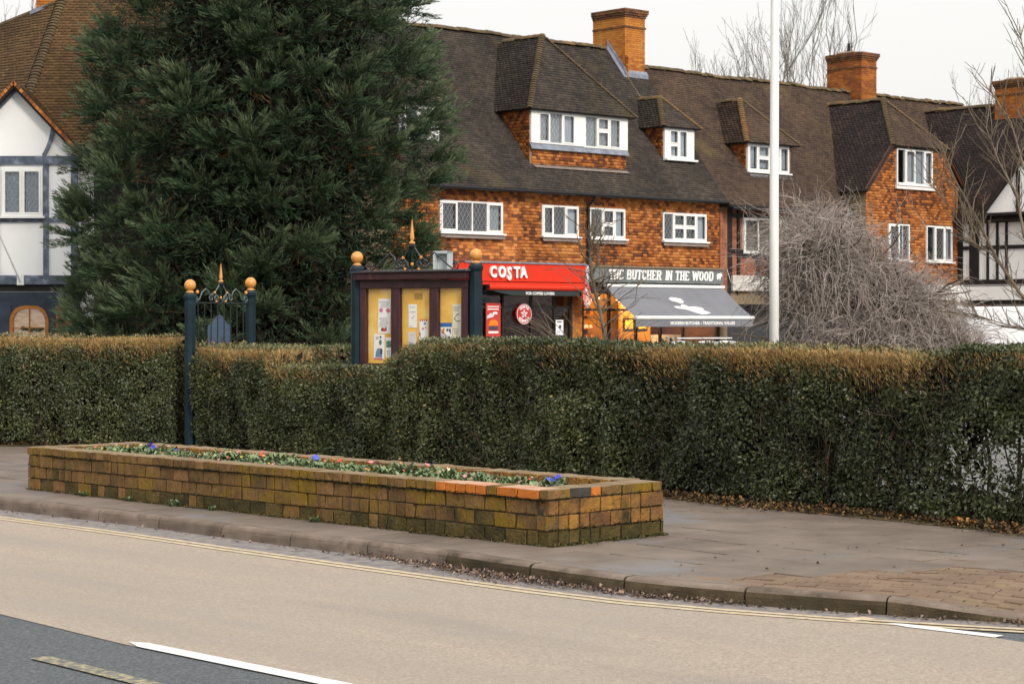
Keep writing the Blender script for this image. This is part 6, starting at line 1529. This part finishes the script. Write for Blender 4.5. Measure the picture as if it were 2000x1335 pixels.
for i in range(nbr):
    fz = (i+.5)/nbr; z = .35+16.2*fz**1.12; az = i*ga_+random.gauss(0,.22); R = float(RZ(z))*random.choice([.74,.84,.92,.98,1.03,1.07])
    cx_ = .33*min(1,z/6); o_ = np.array([math.cos(az), math.sin(az), 0]); droop = random.uniform(.2,.4)*(1 if z < 9 else .4); side = np.array([-o_[1],o_[0],0])
    pts = [np.array([cx_,0,z+.30])+o_*R*t+np.array([0,0,-droop*R*.40*math.sin(t*2.3)+.30*t**3]) for t in np.linspace(0,1,7)]
    bt.append((pts, R)); big = random.uniform(.80,1.25)*(1 if z < 9 else .8)
    c = pts[5]*.55+pts[4]*.45; nk = int(18*big)
    for k in range(nk):        # a dome of plumes at the branch end, reaching out and up from one knot
        e1 = random.gauss(0,.66); e2 = random.uniform(-.22,1.05); ax = o_*math.cos(e1)*.95+side*math.sin(e1)*1.05+np.array([0,0,e2*.85]); ax /= np.linalg.norm(ax)
        s0 = random.random()*.35; up = np.array([0,0,1.0]); ro = random.gauss(0,.8); s1 = np.cross(ax, up); s1 /= np.linalg.norm(s1)+1e-6; s2 = np.cross(s1, ax)
        PP.append(c+ax*s0*big*.6-np.array([0,0,.12])); PD.append(ax); PS.append(s1*math.cos(ro)+s2*math.sin(ro)); PT.append(random.random()*.30+.20+.42*max(0,e2)); PL.append(random.uniform(.40,.70)*big)
    for k in range(7):         # looser shoots hanging along the branch
        t = random.uniform(.35,.75); f = t*6; j = int(f); p = pts[j]+(pts[j+1]-pts[j])*(f-j); ax = o_*.7+side*random.uniform(-1,1)+np.array([0,0,random.uniform(-.7,.2)]); ax /= np.linalg.norm(ax)
        s1 = np.cross(ax,[0,0,1.0]); s1 /= np.linalg.norm(s1)+1e-6
        PP.append(p); PD.append(ax); PS.append(s1); PT.append(random.random()*.3); PL.append(random.uniform(.4,.7))
PP, PD, PS, PT, PL = map(np.array, (PP,PD,PS,PT,PL))
tw = MB()
for pts, R in bt: tw.tube(pts[:6], [.035*R/3.5+.01,.03*R/3.5+.008,.024*R/3.5+.006,.018,.012,.007], 4, cap=False)
tw.build('limb', M['cbark'], cf, kind='stuff')
def shoots(P, D, ln, wd, tint, name, m, up=.16):
    """thin folded shoots that curve upward"""
    n = len(P); L = ln[:,None]; s = unit(np.cross(D, rdir(n)))*wd[:,None]; bend = np.array([0,0,1.0])*L*RNG.uniform(-.03,up*1.6,(n,1)); mid = P+D*L*.6+bend*.25; tip = P+D*L+bend
    V = np.stack([P-s*.7,P+s*.7,mid+s,mid-s,tip+s*.25],1).reshape(-1,3); i = np.arange(n)*5
    F = np.concatenate([np.stack([i,i+1,i+2],1),np.stack([i,i+2,i+3],1),np.stack([i+3,i+2,i+4],1)])
    return obj(name, np_mesh(name, V, F, m, np.tile(tint,3)), cf, 'stuff')
ns = np.where((PP[:,1] < 1.0) & (PP[:,2] < 9.5), 46, 8); idx = np.repeat(np.arange(len(PP)), ns); n = len(idx)
u_ = RNG.random(n)**.75; sg_ = RNG.uniform(-1,1,n)[:,None]
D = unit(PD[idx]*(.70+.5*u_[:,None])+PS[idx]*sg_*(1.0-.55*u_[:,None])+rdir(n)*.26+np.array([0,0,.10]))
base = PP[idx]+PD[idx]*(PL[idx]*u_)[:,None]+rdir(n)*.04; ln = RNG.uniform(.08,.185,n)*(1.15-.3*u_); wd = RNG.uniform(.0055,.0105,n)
tint = np.clip(-.05+.60*PT[idx]+.20*RNG.random(n)+.18*(vnoise(base*.9,4)-.5)+.42*u_+.06*D[:,2], 0, 1)  # young tips paler; tips and upturned plumes lightened as if lit from above
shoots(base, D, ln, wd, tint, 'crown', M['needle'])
# rusty dead sprays in the gaps
kk = RNG.choice(len(PP), 130, replace=False); idx = np.repeat(kk, 14); n = len(idx)
shoots(PP[idx]-PD[idx]*.25+rdir(n)*.10, unit(rdir(n)+np.array([0,0,-.5])), RNG.uniform(.10,.30,n), RNG.uniform(.004,.009,n), RNG.random(n), 'dead_sprays', mat('dead_conifer_spray', [(0,(.10,.04,.012)),(1,(.34,.15,.03))], .9, 2, wt=1))
n = 3000; a = RNG.uniform(0,6.283,n); z = RNG.uniform(.5,13,n); r = RZ(z)*RNG.uniform(.25,.75,n); P = np.stack([r*np.cos(a)+.3,r*np.sin(a),z],1)
blades(P, unit(np.stack([np.cos(a),np.sin(a),RNG.normal(-.1,.4,n)],1)), .55, .009, M['cbark'], 'inner_twigs', cf, RNG.random(n), bend=.5)
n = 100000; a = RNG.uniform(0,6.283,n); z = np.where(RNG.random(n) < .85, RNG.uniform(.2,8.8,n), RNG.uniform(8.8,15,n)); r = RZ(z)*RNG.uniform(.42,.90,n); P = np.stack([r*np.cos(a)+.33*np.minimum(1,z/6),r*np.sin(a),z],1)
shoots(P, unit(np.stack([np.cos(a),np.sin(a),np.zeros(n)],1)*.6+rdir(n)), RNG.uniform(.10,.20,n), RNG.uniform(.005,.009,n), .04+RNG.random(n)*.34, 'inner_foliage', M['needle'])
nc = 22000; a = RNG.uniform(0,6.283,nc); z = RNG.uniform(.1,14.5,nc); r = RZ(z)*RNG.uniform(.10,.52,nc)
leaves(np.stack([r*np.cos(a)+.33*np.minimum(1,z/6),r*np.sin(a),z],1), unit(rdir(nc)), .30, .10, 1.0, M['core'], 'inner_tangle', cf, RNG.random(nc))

# ------------------------------------------------------------------ bare trees
class Tubes:
    """many thin tapered tubes in one mesh"""
    def __init__(s): s.V = []; s.F = []; s.n = 0; s.T = []
    def add(s, pts, rad, k=3):
        pts = np.array(pts); rad = np.array(rad); d = unit(np.gradient(pts,axis=0)); ref = np.array([.31,.77,.55]); a = unit(np.cross(d,ref)); b = np.cross(d,a); m = len(pts)
        for q in range(k):
            an = 2*math.pi*q/k; s.V.append(pts+(a*math.cos(an)+b*math.sin(an))*rad[:,None])
        i = np.arange(m-1)
        for q in range(k):
            q2 = (q+1) % k; s.F.append(np.stack([s.n+q*m+i, s.n+q2*m+i, s.n+q2*m+i+1, s.n+q*m+i+1],1))
        s.T.append(np.full((m-1)*k, random.random())); s.n += m*k
    def build(s, name, m, parent, kind='stuff'):
        return obj(name, np_mesh(name, np.concatenate(s.V), np.concatenate(s.F), m, np.concatenate(s.T)), parent, kind)
def grow(T, p, d, L, r, depth, rg, spread=.55, up=.12, kids=(2,4), wob=.10, rmin=.004, shrink=.68, k0=5):
    n = 6; pts = [np.array(p,float)]; dd = np.array(d,float)
    for i in range(n-1):
        dd = dd+np.array([rg.gauss(0,wob),rg.gauss(0,wob),rg.gauss(0,wob)+up*.3]); dd /= np.linalg.norm(dd); pts.append(pts[-1]+dd*L/(n-1))
    T.add(pts, np.linspace(r, max(rmin,r*.55), n), k0 if depth > 1 else 3)
    if depth <= 0: return
    for j in range(rg.randint(*kids)):
        t = rg.uniform(.35,1) if j else 1.0; f = t*(n-1); i = min(n-2,int(f)); q = pts[i]+(pts[i+1]-pts[i])*(f-i)
        nd = dd+np.array([rg.gauss(0,spread),rg.gauss(0,spread),rg.gauss(0,spread*.7)+up]); nd /= np.linalg.norm(nd)
        grow(T, q, nd, L*shrink*rg.uniform(.75,1.2), max(rmin,r*(.55 if j else .6)), depth-1, rg, spread, up, kids, wob, rmin, shrink, k0)
# tangled weeping bush
bx, by = 6.75, 40.0
wb = thing('weeping_bush','big tangled leafless grey-brown weeping bush behind the tall white pole','bush',(bx,by,0))
T = Tubes(); rg = random.Random(5)
for i in range(9):
    a = i*.7; grow(T,(.25*math.cos(a),.25*math.sin(a),0),(math.cos(a)*.35,math.sin(a)*.35,1),1.8,.07,2,rg,.5,.05,(2,3),.12,.012)
T.build('trunk', M['bare_bark'], wb)
T = Tubes()
def arch_twig(p, d, n, step, grav, r0):
    pts = [np.array(p)]; dd = np.array(d)/np.linalg.norm(d)
    for i in range(n):
        dd = dd+np.array([rg.gauss(0,.27),rg.gauss(0,.27),rg.gauss(0,.22)-grav*1.2]); dd /= np.linalg.norm(dd); q = pts[-1]+dd*step
        if q[2] < .05: break
        pts.append(q)
    if len(pts) > 2: T.add(pts, np.linspace(r0, r0*.40, len(pts)), 3)
    return pts
lobes = [((-.75,-.1,2.75),(1.2,1.2,.98),1750),((-1.15,-.2,1.9),(.55,.9,.8),220),((.75,-.1,1.9),(1.25,1.1,.68),1150),((1.75,-.1,1.1),(.9,.9,.45),520),((0.1,-.9,1.2),(1.3,.6,.5),420),((.2,.2,2.4),(.9,1,.7),360)]
for c, rr_, cnt in lobes:
    for i in range(cnt):
        u_ = unit(np.array([rg.gauss(0,1),rg.gauss(0,1),rg.gauss(.25,1)])); p = np.array(c)+u_*np.array(rr_)*rg.uniform(.25,.9); d = u_*np.array([1,1,.8])+np.array([rg.gauss(0,.5),rg.gauss(0,.5),.30+rg.gauss(0,.35)])
        pts = arch_twig(p, d, rg.randint(5,9), .135, rg.uniform(.10,.24), rg.uniform(.0045,.0095))
        if rg.random() < .8 and len(pts) > 5:
            j = rg.randint(2,len(pts)-2); arch_twig(pts[j], np.array([rg.gauss(0,1),rg.gauss(0,1),rg.gauss(-.1,.5)]), rg.randint(4,7), .10, .10, .005)
for i in range(90):    # straight water shoots on top
    a = rg.uniform(0,6.28); p = np.array([-.6+rg.gauss(0,.75), rg.gauss(0,.6), 3.25+rg.gauss(0,.2)]); arch_twig(p, np.array([rg.gauss(0,.35),rg.gauss(0,.35),1]), rg.randint(5,8), .12, -.01, .007)
T.build('twigs', M['bare_twig'], wb)
T = Tubes()
for c, rr_, cnt in lobes:
    for i in range(int(cnt*.14)):
        u_ = unit(np.array([rg.gauss(0,1),rg.gauss(0,1),rg.gauss(0,1)])); p = np.array(c)+u_*np.array(rr_)*rg.uniform(.1,.75)-np.array([0,0,.15]); arch_twig(p, np.array([rg.gauss(0,1),rg.gauss(0,1),rg.gauss(0,.8)]), rg.randint(4,7), .16, .05, rg.uniform(.010,.022))
T.build('inner_twigs', mat('inner_bush_twig', [(0,(.028,.026,.016)),(1,(.075,.062,.042))], .95, 2, wt=1), wb)
# slim street tree in front of the shops
stt = thing('street_tree','slim bare young tree with arching twigs standing between the two shop signs','tree',(2.12,50.0,0))
T = Tubes(); rg = random.Random(12)
trunk = [(.2,0,-.02),(.18,0,1.1),(.05,0,1.75),(-.10,0,2.4),(-.22,.02,3.0),(-.20,0,3.5),(-.26,0,3.95)]; T.add(trunk, np.array([.062,.056,.048,.040,.032,.022,.010]), 8)
T2 = Tubes()
for i in range(58):
    t = rg.uniform(.14,.97); f = t*(len(trunk)-1); j = int(f); q = np.array(trunk[j])+(np.array(trunk[j+1])-np.array(trunk[j]))*(f-j)
    if q[2] < 1.0: q[2] = 1.0+rg.random()*.3
    a = rg.uniform(0,6.28); el = rg.uniform(.25,1.0); d = np.array([math.cos(a)*math.cos(el), math.sin(a)*math.cos(el), math.sin(el)]); Lr = rg.uniform(.8,1.7)*(1.15-t*.55)
    pts = [q]; dd = d
    for s_ in range(9):
        dd = dd+np.array([rg.gauss(0,.10),rg.gauss(0,.10),rg.gauss(0,.08)+(.05 if i % 3 else -.10)]); dd /= np.linalg.norm(dd); pts.append(pts[-1]+dd*Lr/9)
    T2.add(pts, np.linspace(.017,.0065,10), 4)
    for s_ in range(3):
        j = rg.randint(2,8); d2 = dd+np.array([rg.gauss(0,.6),rg.gauss(0,.6),rg.gauss(.1,.4)]); d2 /= np.linalg.norm(d2); p0 = pts[j]; T2.add([p0,p0+d2*Lr*.14+np.array([0,0,.02]),p0+d2*Lr*.30+np.array([0,0,.03])],[.009,.007,.005],3)
for i in range(26):    # suckers round the foot, arching outward
    a = rg.uniform(2.2,4.4) if i < 19 else rg.uniform(-1,1); p = np.array([-.35+rg.gauss(0,.25),rg.gauss(0,.2),.05]); dd = np.array([math.cos(a)*.4,math.sin(a)*.4,1.0]); dd /= np.linalg.norm(dd); pts = [p]
    for s_ in range(11): dd = dd+np.array([math.cos(a)*.07+rg.gauss(0,.05),rg.gauss(0,.06),-.035+rg.gauss(0,.03)]); dd /= np.linalg.norm(dd); pts.append(pts[-1]+dd*rg.uniform(.17,.24))
    T2.add(pts, np.linspace(.014,.006,len(pts)), 4)
T.build('trunk', M['bare_bark'], stt, None); T2.build('twigs', M['bare_bark'], stt)
# bare tree reaching in from the right
rt = thing('bare_tree','bare budding tree whose thin branches reach in front of the right-hand timbered house','tree',(8.15,30.5,0))
T = Tubes(); rg = random.Random(21)
T.add([(0,0,-.05),(-.05,0,.8),(-.15,0,1.6),(-.3,0,2.3),(-.35,.1,3.4)],np.array([.12,.105,.09,.07,.045]),9)
def limb(pts, r0, r1): 
    T.add(pts, np.linspace(r0*.75,r1*.75,len(pts)), 6)
    for k in range(len(pts)*7):
        f = rg.uniform(.3,len(pts)-1.01); j = int(f); p = np.array(pts[j])+(np.array(pts[j+1])-np.array(pts[j]))*(f-j); d = unit(np.array(pts[j+1])-np.array(pts[j]))
        sgn = rg.choice([-1,1]); perp = np.array([-d[2],rg.gauss(0,.5),d[0]])*sgn; dd = d*.7+perp*.5+np.array([0,0,.35]); dd /= np.linalg.norm(dd); L = rg.uniform(.25,.85); q = [p]
        for s_ in range(6): dd = dd+np.array([rg.gauss(0,.10),rg.gauss(0,.1),.05+rg.gauss(0,.08)]); dd /= np.linalg.norm(dd); q.append(q[-1]+dd*L/6)
        T.add(q, np.linspace(.0085,.004,7), 4)
        for s_ in range(rg.randint(1,3)):
            j2 = rg.randint(1,5); d2 = dd+np.array([rg.gauss(0,.7),rg.gauss(0,.5),rg.gauss(.1,.5)]); d2 /= np.linalg.norm(d2); T.add([q[j2],q[j2]+d2*.10,q[j2]+d2*.2+np.array([0,0,.02])],[.005,.0042,.0035],3)
limb([(-.15,0,1.6),(-.6,.05,2.05),(-.95,.1,2.6),(-1.22,.1,3.15),(-1.55,.15,3.75),(-1.75,.2,4.3)],.045,.012)
limb([(-.3,0,2.3),(-.55,0,2.9),(-.68,-.1,3.5),(-.95,-.1,4.0),(-1.15,-.15,4.5)],.036,.010)
limb([(-.35,.1,3.4),(-.55,.1,4.0),(-.72,.1,4.6),(-1.05,.1,5.1)],.03,.008)
limb([(-.95,.1,2.6),(-1.3,.0,2.8),(-1.6,-.1,3.2),(-1.9,-.1,3.7)],.018,.006)
limb([(-.1,0,1.3),(-.5,-.2,1.5),(-1.0,-.3,1.62),(-1.4,-.3,1.75)],.02,.006)
limb([(-.3,0,2.3),(-.2,.3,3.2),(-.1,.5,4.2)],.03,.01); limb([(-.15,0,1.6),(.4,.2,2.6),(.8,.3,3.6)],.04,.01)
limb([(-.35,.1,3.4),(-.42,.0,4.5),(-.5,.0,5.3),(-.62,0,6.0)],.022,.007)
T.build('trunk', M['bare_bark'], rt)
# far trees over the roofs
def far_tree(name, label, X, Y, H, n, sd, lean=0.0, spread=.34, W=3.0):
    t = thing(name, label, 'tree', (X,Y,0), 0, 'bare trees behind the roofs'); T = Tubes(); rg = random.Random(sd)
    T.add([(0,0,-.1),(0,0,H*.25),(0,0,H*.42)],np.array([.42,.36,.28]),7)
    for i in range(n):
        a = i*2.4; x = (i/(n-1)-.5)*W; grow(T,(x*.15,0,H*.40),(x*.16+lean,math.sin(a)*.2,1.0),H*.30,.065,4,rg,spread,.22,(2,4),.09,.008,.62,4)
    T.build('trunk', M['bare_far'], t)
far_tree('bare_tree','spreading bare tree above the roof ridge left of the tall pole',12.0,110,16.6,5,3,-.06,.42,5.0)
far_tree('bare_tree','taller bare tree above the roof ridge just right of the tall pole',15.3,112,19.5,5,8,0,.30,3.0)
far_tree('bare_tree','bare twiggy tree beside the second chimney above the roofs',16.2,110,16.6,5,17,0,.36,3.2)
far_tree('bare_tree','bare tree tips showing at the top left corner over the brown roof',-27.5,105,17.6,5,30,0,.4,3.0)
far_tree('bare_tree','bare tree twigs in the sky over the timbered house on the right',29.0,118,15.2,4,33,0,.4,3.0)
